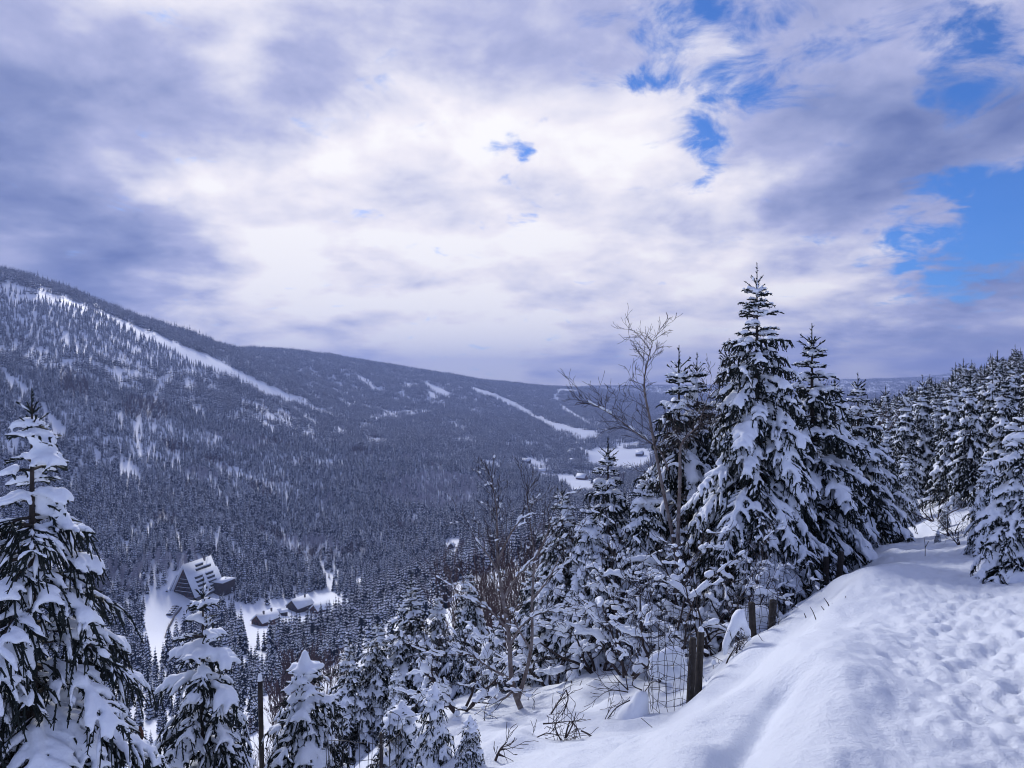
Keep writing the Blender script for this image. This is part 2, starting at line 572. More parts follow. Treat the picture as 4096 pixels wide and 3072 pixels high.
# ------------------------------------------------------------------ far trees: low-detail kinds for the valley forest
def far_spruce(seed, H=10.0, R=1.7, whorls=10, per=7, snow=.6):
    rng = np.random.default_rng(seed)
    V, Fc, mi = [], [], []

    def quad(a, b, c, d, m):
        k = len(V)
        V.extend([a, b, c, d]); Fc.append((k, k + 1, k + 2, k + 3)); mi.append(m)
    for w in range(whorls):
        f = .06 + .9 * (w / (whorls - 1)) ** .9
        z = H * f
        L = R * (1 - f) ** .8 + .12
        n = per if f < .7 else per - 2
        a0 = rng.uniform(0, 6.28)
        for k in range(n):
            a = a0 + 6.283 * k / n + rng.uniform(-.25, .25)
            l = L * rng.uniform(.7, 1.2)
            dr = l * rng.uniform(.35, .75)
            ca, sa = math.cos(a), math.sin(a)
            wd = l * .42
            top = (0, 0, z + .25 * l)
            tip = (ca * l, sa * l, z - dr)
            lft = (ca * l * .62 - sa * wd, sa * l * .62 + ca * wd, z - dr * .75 - .15)
            rgt = (ca * l * .62 + sa * wd, sa * l * .62 - ca * wd, z - dr * .75 - .15)
            quad(top, lft, tip, rgt, 0)
            if rng.random() < snow:
                q = rng.uniform(.55, .95); up = .16 + .05 * l
                s0 = rng.uniform(.15, .35)
                quad((ca * l * s0, sa * l * s0, z + .25 * l - s0 * dr * .8 + up), (ca * l * .62 - sa * wd * q, sa * l * .62 + ca * wd * q, z - dr * .62 + up * .6),
                     (ca * l * .96, sa * l * .96, z - dr * .92 + up), (ca * l * .62 + sa * wd * q, sa * l * .62 - ca * wd * q, z - dr * .62 + up * .6), 1)
    # trunk and leader
    for k in range(3):
        a, b = k * 2.094, (k + 1) * 2.094
        quad((.16 * math.cos(a), .16 * math.sin(a), -1.0), (.16 * math.cos(b), .16 * math.sin(b), -1.0), (.02 * math.cos(b), .02 * math.sin(b), H * 1.03), (.02 * math.cos(a), .02 * math.sin(a), H * 1.03), 2)
    return np.array(V), np.array(Fc), np.array(mi)


def far_bare(seed, H=9.0, R=2.4, n=70, w=.10):
    rng = np.random.default_rng(seed)
    V, Fc, mi = [], [], []
    for k in range(n):
        z0 = H * rng.uniform(.1, .75)
        a = rng.uniform(0, 6.28)
        el = rng.uniform(.7, 1.35)
        l = R * rng.uniform(.5, 1.3) * (1 - .5 * z0 / H)
        d = np.array([math.cos(a) * math.cos(el), math.sin(a) * math.cos(el), math.sin(el)])
        p = np.array([math.cos(a) * .1, math.sin(a) * .1, z0]) + np.array([math.cos(a), math.sin(a), 0]) * rng.uniform(0, .8) * R * .4
        b = rng.uniform(0, 6.28)
        s = np.array([math.cos(b), math.sin(b), 0]) * w
        k0 = len(V)
        V.extend([p - s, p + s, p + d * l]); Fc.append((k0, k0 + 1, k0 + 2)); mi.append(0)
    for k in range(3):
        a, b = k * 2.094, (k + 1) * 2.094
        k0 = len(V)
        V.extend([(.14 * math.cos(a), .14 * math.sin(a), -1), (.14 * math.cos(b), .14 * math.sin(b), -1), (0, 0, H)]); Fc.append((k0, k0 + 1, k0 + 2)); mi.append(0)
    return np.array(V), np.array(Fc), np.array(mi)


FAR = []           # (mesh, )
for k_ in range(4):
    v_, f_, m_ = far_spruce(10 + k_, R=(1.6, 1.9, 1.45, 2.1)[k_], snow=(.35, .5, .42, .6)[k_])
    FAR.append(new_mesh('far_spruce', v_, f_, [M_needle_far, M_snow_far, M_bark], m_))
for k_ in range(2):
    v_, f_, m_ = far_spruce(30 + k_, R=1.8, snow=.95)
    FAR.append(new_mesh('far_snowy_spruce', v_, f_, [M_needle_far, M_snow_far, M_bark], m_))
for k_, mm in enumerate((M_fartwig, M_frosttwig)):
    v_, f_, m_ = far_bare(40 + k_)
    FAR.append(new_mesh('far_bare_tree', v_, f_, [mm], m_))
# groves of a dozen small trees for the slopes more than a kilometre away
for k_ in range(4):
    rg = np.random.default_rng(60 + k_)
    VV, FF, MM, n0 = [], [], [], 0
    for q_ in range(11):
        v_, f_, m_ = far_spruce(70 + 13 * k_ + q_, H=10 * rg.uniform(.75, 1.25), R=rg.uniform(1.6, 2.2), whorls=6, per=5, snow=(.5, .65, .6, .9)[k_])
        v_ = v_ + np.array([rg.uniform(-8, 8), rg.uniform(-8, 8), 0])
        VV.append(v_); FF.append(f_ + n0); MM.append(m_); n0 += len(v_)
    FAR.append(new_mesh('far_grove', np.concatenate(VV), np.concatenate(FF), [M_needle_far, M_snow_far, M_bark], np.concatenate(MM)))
GROVE0 = 8

# clearings, by the outline in which they show from the path; snow lies open there
CLEAR = [
    [(92, 308), (124, 320), (157, 334), (186, 347), (215, 358), (243, 373), (265, 384), (300, 400), (322, 409), (341, 418), (322, 412), (300, 403.5), (265, 392), (243, 383), (215, 370), (186, 355), (157, 341), (124, 325)],
    [(353, 373.5), (360, 375), (376, 386), (387, 392.5), (368, 386)],
    [(400, 385), (404.5, 386), (404, 397), (398.5, 396)],
    [(405, 382), (411, 383), (412, 387), (406, 387)],
    [(471.5, 387), (493, 393), (517, 403), (537, 415.5), (556, 424), (563, 425), (596, 432), (598, 437), (596, 439.5), (571, 432), (555, 427.5), (552, 426.5), (536, 420), (517, 408.5), (493, 397.5), (471.5, 390)],
    [(558, 388), (563, 389), (555, 399), (552, 398)], [(563, 388.5), (578, 390), (577, 391.5), (562, 391)],
    [(558, 402.5), (566, 407), (579, 415.5), (598, 429), (594, 428), (575, 416), (560, 408)],
    [(478, 458), (497, 462), (501, 465), (491, 465), (479, 461)],
    [(520.5, 456), (533, 459.5), (549, 464), (548, 468), (522, 464)],
    [(535, 470.5), (551, 473), (570, 474.5), (590, 480.5), (596, 491), (578, 491), (570, 488), (557, 479), (543, 475)],
    [(580, 451), (595, 447.5), (616, 448.5), (647, 448.5), (656, 452), (647, 463), (629, 468.5), (611, 466), (588, 464), (584, 456)],
    [(614, 446), (640, 440), (641, 443), (618, 448)],
    [(166, 603), (172, 580), (205, 566), (226, 585), (226, 600), (190, 612)],
    [(238, 612), (245, 604), (268, 606), (277, 612), (272, 636), (246, 636)], [(266, 602), (284, 598), (318, 601), (334, 610), (330, 622), (312, 628), (280, 626)],
    [(140, 640), (143, 601), (156, 592), (170, 589.5), (185, 602), (188, 610), (190, 625), (170, 645), (166, 660), (150, 662)],
    [(228, 604), (241, 604), (246, 611), (270, 611), (278, 616), (276, 630), (270, 652), (252, 652), (242, 640), (246, 630), (240, 614)],
    [(323, 571), (340, 574), (341, 576), (333, 583), (333, 593), (352, 602), (351, 605), (343, 611), (329, 613), (326, 607), (313, 610), (293, 601), (293, 596), (322, 591), (327, 580)],
    [(445, 540), (450, 537.5), (464, 538), (461, 552), (456, 560), (448, 558)],
    [(411, 514), (417, 514), (417, 521), (411, 521)],
    [(0, 362), (9, 374), (29, 388), (26, 393), (9, 380), (0, 368)],
    [(40, 402), (57, 420), (67, 428), (64, 437), (57, 431), (41, 409)],
    [(117, 461), (137, 467), (139, 475), (120, 470)], [(129, 421), (143, 421), (137, 434)], [(114, 411), (126, 414), (122, 427)],
    [(93, 450), (98, 450), (101, 460), (95, 460)], [(353, 580), (365, 572), (366, 575), (355, 586)],
    [(0, 282), (29, 287), (86, 306), (86, 308.5), (29, 290), (0, 285)],
]
SPARSE = [([(0, 285), (92, 310), (186, 356), (215, 370), (158, 370), (122, 363), (86, 360), (57, 354), (29, 352), (0, 334)], .8),
          ([(418, 378), (453, 394), (447, 399), (425, 390), (430, 400), (440, 397), (420, 382)], .45),
          ([(30, 352), (80, 362), (120, 366), (215, 372), (230, 385), (120, 380), (60, 375), (20, 362)], .6),
          ([(60, 400), (150, 410), (170, 440), (140, 490), (100, 470), (70, 440)], .72)]
FROST = [[(367, 415.5), (387, 411), (417, 410.5), (409, 415), (395, 420), (370, 420)],
         [(375, 490), (430, 472), (475, 478), (480, 500), (440, 515), (400, 505), (385, 500)],
         [(0, 545), (60, 548), (120, 570), (140, 585), (100, 600), (40, 590), (0, 575)],
         [(120, 600), (135, 565), (200, 555), (210, 566), (180, 575), (150, 590)],
         [(270, 545), (330, 540), (345, 552), (300, 565)]]
BROWN = [[(120, 400), (160, 398), (175, 415), (150, 425), (125, 418)], [(235, 400), (290, 412), (300, 430), (260, 425)], [(60, 365), (85, 370), (90, 400), (60, 395)],
         [(285, 548), (330, 553), (340, 560), (300, 562)], [(580, 470), (625, 468), (625, 485), (600, 485)], [(540, 415), (600, 440), (570, 440), (545, 425)]]


def inside(u, v, poly):
    p = np.zeros(u.shape, bool)
    n = len(poly)
    j = n - 1
    for i in range(n):
        (xi, yi), (xj, yj) = poly[i], poly[j]
        if yi != yj:
            p ^= ((yi > v) != (yj > v)) & (u < (xj - xi) * (v - yi) / (yj - yi) + xi)
        j = i
    return p


rng = np.random.default_rng(7)


def scatter(r0, r1, area):
    n = int(R_(90) / 2 * (r1 * r1 - r0 * r0) / area)
    r = np.sqrt(rng.uniform(r0 * r0, r1 * r1, n))
    a = rng.uniform(-R_(45), R_(45), n)
    x, y = r * np.sin(a), r * np.cos(a)
    z = base_h(x, y) + details(x, y)
    k = seen(x, y, z + 14)
    return x[k], y[k], z[k]


def forest_points(r0, r1, area, grove):
    x, y, z = scatter(r0, r1, area)
    u, v = 512 + F * x / y, 384 - F * z / y
    keep = np.ones(x.shape, bool)
    wob = 1.2 * vnoise(x / 14, y / 14, 51) * F / np.hypot(x, y) * 10
    hp = 11 * F / y
    for poly in CLEAR:
        keep &= ~inside(u + wob * .6, v + wob * .2, poly) & ~inside(u + wob * .6, v - hp * np.where(y > 1000, .3, .5), poly)
    # trees standing below a clearing would hide it: keep the strip in front of it low
    pr = np.ones(x.shape)
    for poly, p in SPARSE:
        pr = np.where(inside(u, v, poly), np.minimum(pr, p), pr)
    # the near hillside is open below the path; no tall tree stands up out of it
    r = np.hypot(x, y)
    vt = v - 13 * F / y
    lim = np.interp(u, [330, 450, 480, 560, 620, 700, 850, 1024], [500, 510, 510, 482, 465, 440, 420, 395])
    keep &= ~((r < 700) & (vt < lim) & (u > 330))
    keep &= ~((r < 300) & (u > 450)) & (r > 140)
    cl = vnoise(x / 90, y / 90, 52) + .6 * vnoise(x / 35, y / 35, 53)
    pr = pr * np.where(cl < -.42, .45, 1)
    keep &= rng.random(x.shape) < pr
    kind = np.where(rng.random(x.shape) < .28, rng.integers(4, 6, x.shape), rng.integers(0, 4, x.shape))
    if grove:
        kind = GROVE0 + rng.integers(0, 4, x.shape)
    fr = np.zeros(x.shape, bool); br = np.zeros(x.shape, bool)
    for poly in FROST: fr |= inside(u, v, poly)
    for poly in BROWN: br |= inside(u, v, poly)
    c2 = vnoise(x / 60 + 7, y / 60, 54) + .5 * vnoise(x / 25, y / 25, 55)
    br |= (c2 > .42) & ~fr
    fr |= (c2 < -.45) & ~br
    w = rng.random(x.shape)
    kind = np.where(fr & (w < .75), 7, kind)
    kind = np.where(br & (w < .75), 6, kind)
    if not grove:
        kind = np.where((pr < .85) & (rng.random(x.shape) < .5) & (kind < 4), 4 + (kind % 2), kind)
    sc = rng.uniform(.70, 1.5, x.shape) * (1 + .35 * vnoise(x / 40, y / 40, 56))
    sc = np.where(pr < .5, sc * .85, sc) * np.interp(r, [140, 330], [.5, 1.0])
    cu = (np.abs(u - 305) < 45) & (v > 640) & (r < 170)
    keep &= ~cu
    return [q[keep] for q in (x, y, z, kind, sc, u, v)]


nearF = forest_points(60, 1150, 17, False)
farF = forest_points(1150, 4200, 150, True)
# sparse slopes far away keep single trees
spx = forest_points(1150, 1700, 36, False)
def in_sparse(u, v): return inside(u, v, SPARSE[0][0]) | inside(u, v, SPARSE[1][0])
ks, kf = in_sparse(spx[5], spx[6]), ~in_sparse(farF[5], farF[6])
spx = [q[ks] for q in spx]; farF = [q[kf] for q in farF]
outer = forest_points(4200, 7200, 900, True)
ALLF = [np.concatenate(q) for q in zip(nearF, farF, spx, outer)]
# single trees that show largest become things of their own
size = ALLF[4] * 10 * F / ALLF[1]
pick = (ALLF[3] < 6) & (ALLF[1] < 620) & (ALLF[5] > 3) & (ALLF[5] < 470) & (ALLF[6] < 760)
pick &= seen(ALLF[0], ALLF[1], ALLF[2] + 5 * ALLF[4])
order = np.argsort(np.where(pick, -size, 0))[:VALLEY_SINGLES]
order = order[pick[order]]
single = np.zeros(size.shape, bool); single[order] = True

# an instanced mass: the trees nobody could count
mass = [q[~single] for q in ALLF]


def mass_of(name, x, y, z, kind, size_, turn, sources):
    """one object that stands a tree of the given kind on each point"""
    pm = bpy.data.meshes.new(name)
    pm.vertices.add(len(x))
    pm.vertices.foreach_set('co', np.stack([x, y, z], -1).astype(np.float32).ravel())
    for nm, ty, da in (('kind_id', 'INT', kind.astype(np.int32)), ('size', 'FLOAT', size_.astype(np.float32)), ('turn', 'FLOAT', turn.astype(np.float32))):
        at_ = pm.attributes.new(nm, ty, 'POINT')
        at_.data.foreach_set('value', da)
    ob = add(name, pm)
    tag(ob, kind='stuff')
    ng = bpy.data.node_groups.new(name, 'GeometryNodeTree')
    ng.interface.new_socket('Geometry', in_out='INPUT', socket_type='NodeSocketGeometry')
    ng.interface.new_socket('Geometry', in_out='OUTPUT', socket_type='NodeSocketGeometry')
    h = G(ng)
    gi, go, jn = h.node('NodeGroupInput'), h.node('NodeGroupOutput'), h.node('GeometryNodeJoinGeometry')

    def attr(nm, ty):
        n = h.node('GeometryNodeInputNamedAttribute', data_type=ty); n.inputs[0].default_value = nm
        return n.outputs[0]
    for k_, meshes in enumerate(sources):
        for me in meshes:
            src = bpy.data.objects.new(me.name, me)          # source shape only, not placed in the scene
            oi = h.node('GeometryNodeObjectInfo'); oi.inputs['Object'].default_value = src; oi.inputs['As Instance'].default_value = True
            ip = h.node('GeometryNodeInstanceOnPoints')
            ng.links.new(gi.outputs[0], ip.inputs['Points'])
            cmp_ = h.node('FunctionNodeCompare', data_type='INT', operation='EQUAL')
            ng.links.new(attr('kind_id', 'INT'), cmp_.inputs[2]); cmp_.inputs[3].default_value = k_
            ng.links.new(cmp_.outputs[0], ip.inputs['Selection'])
            ng.links.new(oi.outputs['Geometry'], ip.inputs['Instance'])
            cx = h.node('ShaderNodeCombineXYZ'); ng.links.new(attr('turn', 'FLOAT'), cx.inputs[2])
            ng.links.new(cx.outputs[0], ip.inputs['Rotation'])
            ng.links.new(attr('size', 'FLOAT'), ip.inputs['Scale'])
            ng.links.new(ip.outputs[0], jn.inputs[0])
    ng.links.new(jn.outputs[0], go.inputs[0])
    md = ob.modifiers.new('trees', 'NODES'); md.node_group = ng
    return ob


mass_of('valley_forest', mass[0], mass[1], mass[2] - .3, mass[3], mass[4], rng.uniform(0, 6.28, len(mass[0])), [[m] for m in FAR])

# ------------------------------------------------------------------ building blocks for trees close by
def ico(sub):
    import bmesh
    b = bmesh.new()
    bmesh.ops.create_icosphere(b, subdivisions=sub, radius=1)
    v = np.array([q.co[:] for q in b.verts]); f = np.array([[w.index for w in q.verts] for q in b.faces])
    b.free()
    return v, f


ICO1, ICO2 = ico(1), ico(2)
OCT = (np.array([(1, 0, 0), (-1, 0, 0), (0, 1, 0), (0, -1, 0), (0, 0, 1), (0, 0, -1.)]), np.array([(0, 2, 4), (2, 1, 4), (1, 3, 4), (3, 0, 4), (2, 0, 5), (1, 2, 5), (3, 1, 5), (0, 3, 5)]))


def norm(a):
    return a / np.maximum(np.linalg.norm(a, axis=-1, keepdims=True), 1e-9)


def frames(d):
    """two unit vectors square to each direction"""
    up = np.where(np.abs(d[:, 2:3]) > .95, np.array([[1., 0, 0]]), np.array([[0, 0, 1.]]))
    s = norm(np.cross(d, up))
    return s, np.cross(s, d)


def tubes(A, B, ra, rb, n=3):
    """tapered prisms from A to B"""
    A, B = np.asarray(A, float), np.asarray(B, float)
    ra, rb = np.asarray(ra, float)[:, None], np.asarray(rb, float)[:, None]
    s, t = frames(norm(B - A))
    V = np.empty((len(A), 2 * n, 3))
    for k in range(n):
        c, q = math.cos(6.2832 * k / n), math.sin(6.2832 * k / n)
        V[:, k] = A + (s * c + t * q) * ra
        V[:, n + k] = B + (s * c + t * q) * rb
    base = (np.arange(len(A)) * 2 * n)[:, None]
    Fs = np.concatenate([base + np.array([[k, (k + 1) % n, n + (k + 1) % n, n + k]]) for k in range(n)])
    return V.reshape(-1, 3), Fs


def spikes(P, Dr, ln, w):
    """thin pointed triangles standing at P along Dr"""
    s, t = frames(norm(Dr))
    k = np.random.default_rng(len(P)).uniform(0, 6.28, (len(P), 1))
    s = s * np.cos(k) + t * np.sin(k)
    w = np.broadcast_to(np.asarray(w, float), (len(P),))[:, None]
    V = np.stack([P - s * w, P + s * w, P + norm(Dr) * ln[:, None]], 1).reshape(-1, 3)
    return V, np.arange(len(V)).reshape(-1, 3)


def blobs(Cn, Dr, ra, rs, rv, tpl=ICO1):
    """egg-shaped lumps at Cn, long axis Dr"""
    v, f = tpl
    d = norm(Dr)
    s, t = frames(d)
    V = Cn[:, None] + v[None, :, 0:1] * (d * ra[:, None])[:, None] + v[None, :, 1:2] * (s * rs[:, None])[:, None] + v[None, :, 2:3] * (t * rv[:, None])[:, None]
    Fs = (np.arange(len(Cn)) * len(v))[:, None, None] + f[None]
    return V.reshape(-1, 3), Fs.reshape(-1, 3)


def merge(parts):
    V, T, n = [], {}, 0
    for v, f in parts:
        V.append(v); T.setdefault(f.shape[1], []).append(f + n); n += len(v)
    return np.concatenate(V), [np.concatenate(q) for q in T.values()]


CLOUDS = bpy.data.textures.new('snow_lumps', 'CLOUDS')
CLOUDS.noise_scale = .16
CLOUDS.noise_depth = 2


def snow_mesh(name, parts, voxel, lump=.03, smooth=2, dust=None):
    """fuse lumps of snow into one continuous cover"""
    V, Fs = merge(parts)
    me = new_mesh(name + '_raw', V, Fs, [M_snow])
    o = bpy.data.objects.new('raw', me)
    C.objects.link(o)
    m = o.modifiers.new('r', 'REMESH'); m.mode = 'VOXEL'; m.voxel_size = voxel; m.adaptivity = .4; m.use_smooth_shade = True
    if lump:
        m = o.modifiers.new('d', 'DISPLACE'); m.texture = CLOUDS; m.strength = lump; m.mid_level = .5; m.texture_coords = 'LOCAL'
    if smooth:
        m = o.modifiers.new('s', 'SMOOTH'); m.factor = .5; m.iterations = smooth
    dg = bpy.context.evaluated_depsgraph_get()
    ev = o.evaluated_get(dg)
    out = bpy.data.meshes.new_from_object(ev, depsgraph=dg)
    if dust is not None:                                # thin crusts too small to fuse
        nv, npo = len(out.vertices), len(out.polygons)
        co = np.empty(nv * 3, np.float32); out.vertices.foreach_get('co', co)
        li = np.empty(len(out.loops), np.int32); out.loops.foreach_get('vertex_index', li)
        lt = np.empty(npo, np.int32); out.polygons.foreach_get('loop_total', lt)
        ls = np.cumsum(lt) - lt
        t4 = lt == 4; t3 = lt == 3
        q4 = li[ls[t4][:, None] + np.arange(4)]; q3 = li[ls[t3][:, None] + np.arange(3)]
        bpy.data.meshes.remove(out)
        out = new_mesh(name, np.concatenate([co.reshape(-1, 3), dust[0]]), [q for q in (np.concatenate([q3, dust[1] + nv]), q4) if len(q)], [M_snow])
    out.name = name
    out.materials.clear(); out.materials.append(M_snow)
    out.polygons.foreach_set('use_smooth', np.ones(len(out.polygons), bool))
    bpy.data.objects.remove(o)
    bpy.data.meshes.remove(me)
    return out


def spruce_meshes(seed, H, R, whorls=20, per=6, droop=(.0, .75), snow=.8, snow_r=.06, top_bare=.22, nl=.05, nw=.012, dens=26, shoot=.11, voxel=.03,
                  taper=.85, leader=.5, cap=False, lump=.03, low=.06, shoot_len=.42, cones=0, hang_len=1.0, dust_p=.5, tip_l=.08):
    """a spruce with drooping boughs: trunk, dark needled shoots, snow lying on the boughs; returns meshes"""
    rg = np.random.default_rng(seed)
    SA, SB, SR, SD, SH = [], [], [], [], []       # needled shoots; SD = load of snow on it
    BA, BB, Ra, Rb = [], [], [], []               # bough wood
    bl_c, bl_d, bl_a, bl_s, bl_v = [], [], [], [], []
    cone_at = []

    def lump_at(p, d, a, s, v):
        bl_c.append(p); bl_d.append(d); bl_a.append(a); bl_s.append(s); bl_v.append(v)
    body = H - leader
    for w in range(whorls):
        f = low + (1 - low) * (w / (whorls - .5)) ** .92
        f0 = min(f + rg.normal(0, .006), .995)
        n = per + (1 if f < .6 else 0) - (1 if f > .86 else 0)
        a0 = rg.uniform(0, 6.28)
        gap_ = (1 - low) / whorls
        for k in range(n + 3):
            f = f0
            a = a0 + 6.2832 * k / n + rg.normal(0, .16)
            L = (R * (1 - f) ** taper + tip_l) * rg.uniform(.68, 1.2)
            if k >= n:                                  # weaker boughs between the whorls
                f = min(.985, f0 + gap_ * rg.uniform(.25, .75)); a = rg.uniform(0, 6.28); L *= .62
            else:
                f = min(.99, f0 + gap_ * rg.normal(0, .10))
            z = body * f
            q = 1 - f
            rise = ((.75 - 1.0 * min(1, q * 3.0)) if q < .3333 else -.25) + rg.normal(0, .12)
            dr = droop[0] + (droop[1] - droop[0]) * min(1.0, q * 1.5) * rg.uniform(.75, 1.25)
            e = np.array([math.cos(a), math.sin(a), 0]); side = np.array([-e[1], e[0], 0])
            bend = rg.normal(0, .10)

            def pt(s):
                return np.array([0, 0, z]) + e * (L * s * (1 - .18 * dr * s)) + side * (bend * L * s * s) + np.array([0, 0, L * (rise * s * .55 + (.15 * s if q > .33 else 0) - dr * s * s)])
            m = max(4, int(L / .22) + 2)
            ss = np.linspace(0, 1, m)
            pts = np.array([pt(s) for s in ss])
            r0 = .008 + .012 * L
            for i in range(m - 1):
                BA.append(pts[i]); BB.append(pts[i + 1]); Ra.append(r0 * (1 - ss[i]) + .004); Rb.append(r0 * (1 - ss[i + 1]) + .003)
            bare = f > 1 - top_bare
            load = rg.beta(2.1, 1.0) * snow * (1.15 if not bare else .6)
            if rg.random() < (.10 if not bare else .25): load *= .2
            s_in = rg.uniform(.08, .4) if not bare else .1
            # needles on the bough itself
            for i in range(m - 1):
                if ss[i] > .2 or bare:
                    SA.append(pts[i]); SB.append(pts[i + 1]); SR.append(1.0)
            sp = shoot
            ns = max(2, int(L * (1 - .18) / sp))
            for j in range(ns):
                s = .16 + .82 * (j + .5) / ns
                p = pt(s); tg = norm(pt(min(1, s + .03)) - pt(s - .03))
                for sg in (-1, 1):
                    if rg.random() < .08: continue
                    l = (shoot_len * L * (1 - s) ** .8 + .09 + .04 * min(1, L)) * rg.uniform(.65, 1.2)
                    l = min(l, .62)
                    ang = rg.uniform(.75, 1.05)
                    d = tg * math.cos(ang) + side * sg * math.sin(ang)
                    hang = (.25 + .75 * min(1, q * 2.2)) * rg.uniform(.4, 1.0)
                    d1 = norm(d + np.array([0, 0, -.25 * hang]))
                    mid = p + d1 * l * .5
                    d2 = norm(d + np.array([0, 0, -1.15 * hang]))
                    end = mid + d2 * l * .5
                    SA.append(p); SB.append(mid); SR.append(1.0)
                    SA.append(mid); SB.append(end); SR.append(.9)
                    # a hanging side shoot
                    for _h in range(2 if q > .15 else 0):
                        hp = p + d1 * l * rg.uniform(.1, .8)
                        hl = rg.uniform(.12, .30) * (.6 + .4 * min(1, L)) * hang_len
                        SA.append(hp); SB.append(hp + norm(d * .35 + np.array([rg.normal(0, .2), rg.normal(0, .2), -1.0])) * hl); SR.append(.85)
                    if s > s_in and rg.random() < load * 1.1:
                        t = snow_r * (.42 + .5 * rg.random()) * (.7 + .5 * load)
                        lump_at(mid - d1 * l * .1 + np.array([0, 0, t * .55]), d1, l * .40 + t * .5, t, t * 1.0)
                        if rg.random() < .9 * load + .1:
                            t2 = t * .72
                            lump_at(mid + d2 * l * .28 + np.array([0, 0, t2 * .55]), d2, l * .26 + t2 * .4, t2, t2 * .95)
                if rg.random() < load * (1.15 if s > s_in else .45):
                    t = snow_r * (.62 + .7 * rg.random()) * (.75 + .5 * load) * (1 - .25 * s)
                    lump_at(p + np.array([0, 0, t * .6]), tg, sp * .8 + t * .6, t * 1.15, t * 1.2)
            if cones and f > .35 and L > .35 and rg.random() < cones:
                for c in range(rg.integers(1, 4)):
                    cone_at.append(pt(rg.uniform(.7, 1.0)) + side * rg.normal(0, .05))
    # leader and its side spikes
    top = np.array([0, 0, H])
    SA.append(np.array([0, 0, body * .995])); SB.append(top); SR.append(.75)
    for (zz, ll, nn) in ((body + leader * .12, leader * .55, 4), (body * .985, leader * .6, 4)):
        a0 = rg.uniform(0, 6)
        for k in range(nn):
            a = a0 + 6.2832 * k / nn
            d = norm(np.array([math.cos(a), math.sin(a), .95]))
            SA.append(np.array([0, 0, zz])); SB.append(np.array([0, 0, zz]) + d * ll * rg.uniform(.7, 1.1)); SR.append(.75)
    if cap:
        for k in range(3):
            lump_at(np.array([0, 0, H - leader * (.15 + .3 * k)]), np.array([0, 0, 1.]), cap * (1 + .15 * k), cap * (.5 + .2 * k), cap * (.5 + .2 * k))
    SA, SB, SR = np.array(SA), np.array(SB), np.array(SR)
    d = SB - SA
    ln = np.linalg.norm(d, axis=1)
    dn = norm(d)
    parts = [tubes(SA, SB, SR * nl * .30, SR * nl * .16, 3)]
    cnt = np.maximum(2, (ln * dens).astype(int))
    idx = np.repeat(np.arange(len(SA)), cnt)
    u = rg.random(len(idx))
    P = SA[idx] + d[idx] * u[:, None]
    s, t = frames(dn)
    ph = rg.uniform(0, 6.28, len(idx))[:, None]
    out = norm(s[idx] * np.cos(ph) + t[idx] * np.sin(ph) + dn[idx] * rg.uniform(.6, 1.3, len(idx))[:, None])
    parts.append(spikes(P, out, nl * rg.uniform(.7, 1.3, len(idx)), nw))
    v, f = merge(parts)
    nv = len(v)
    v2, f2 = tubes(BA, BB, Ra, Rb, 3)
    v = np.concatenate([v, v2])
    fl, ml = [], []
    for q in f: fl.append((q, 0))
    fl.append((f2 + nv, 1))
    quad = [x for x in fl if x[0].shape[1] == 4]; trs = [x for x in fl if x[0].shape[1] == 3]
    faces, mi = [], []
    for grp in (trs, quad):
        if grp:
            faces.append(np.concatenate([x[0] for x in grp])); mi.append(np.concatenate([np.full(len(x[0]), x[1]) for x in grp]))
    crown = new_mesh('crown', v, faces, [M_needle, M_bark], np.concatenate(mi))
    # trunk
    zs = np.array([-.6, .15, H * .3, H * .6, H * .85, H - leader * .6])
    rr = (.012 + .0105 * H) * np.array([1.5, 1.15, .85, .55, .25, .08])
    A = np.stack([np.zeros(5), np.zeros(5), zs[:-1]], 1); B = np.stack([np.zeros(5), np.zeros(5), zs[1:]], 1)
    tv, tf = tubes(A, B, rr[:-1], rr[1:], 8)
    trunk = new_mesh('trunk', tv, [tf], [M_bark], smooth=True)
    a_ = [np.array(q) for q in (bl_c, bl_d, bl_a, bl_s, bl_v)]
    k = rg.random(len(SA)) < dust_p
    k &= np.abs(dn[:, 2]) < .93
    tk = snow_r * rg.uniform(.26, .52, k.sum())
    du = blobs((SA[k] + SB[k]) / 2 + np.array([0, 0, 1.]) * (tk * .7)[:, None] + rg.normal(0, .008, (k.sum(), 3)), dn[k] + rg.normal(0, .15, (k.sum(), 3)), ln[k] * rg.uniform(.3, .6, k.sum()), tk, tk * .8, OCT)
    snow_me = snow_mesh('snow_load', [blobs(*a_)], voxel, lump, dust=du)
    return dict(trunk=trunk, crown=crown, snow=snow_me, cones=cone_at, H=H)


CONE = None
def cone_mesh():
    prof = [(0, .004), (.012, .014), (.045, .018), (.085, .014), (.115, .004)]
    n = 7
    V = [(r * math.cos(6.283 * k / n + i * .4), r * math.sin(6.283 * k / n + i * .4), -z) for i, (z, r) in enumerate(prof) for k in range(n)]
    Fq = [(i * n + k, i * n + (k + 1) % n, (i + 1) * n + (k + 1) % n, (i + 1) * n + k) for i in range(len(prof) - 1) for k in range(n)]
    return new_mesh('cone', V, [np.array(Fq)], [M_cone], smooth=True)


def place_spruce(ms, x, y, z, rz, label, group=None, scale=1.0, name='spruce', sxy=1.0, cones=True):
    r = empty(name, (x, y, z), rz)
    r.scale = (scale * sxy, scale * sxy, scale)
    tag(r, label, 'spruce', group)
    add('trunk', ms['trunk'], r)
    cr = add('crown', ms['crown'], r)
    add('snow_load', ms['snow'], r)
    if cones and ms['cones']:
        global CONE
        CONE = CONE or cone_mesh()
        for i, p in enumerate(ms['cones'][:60]):
            c = add('cone', CONE, r, p)
            c.rotation_euler = (random.uniform(-.25, .25), random.uniform(-.25, .25), 0)
            k = random.uniform(1.0, 1.4)
            c.scale = (k * 1.15, k * 1.15, k)
    return r


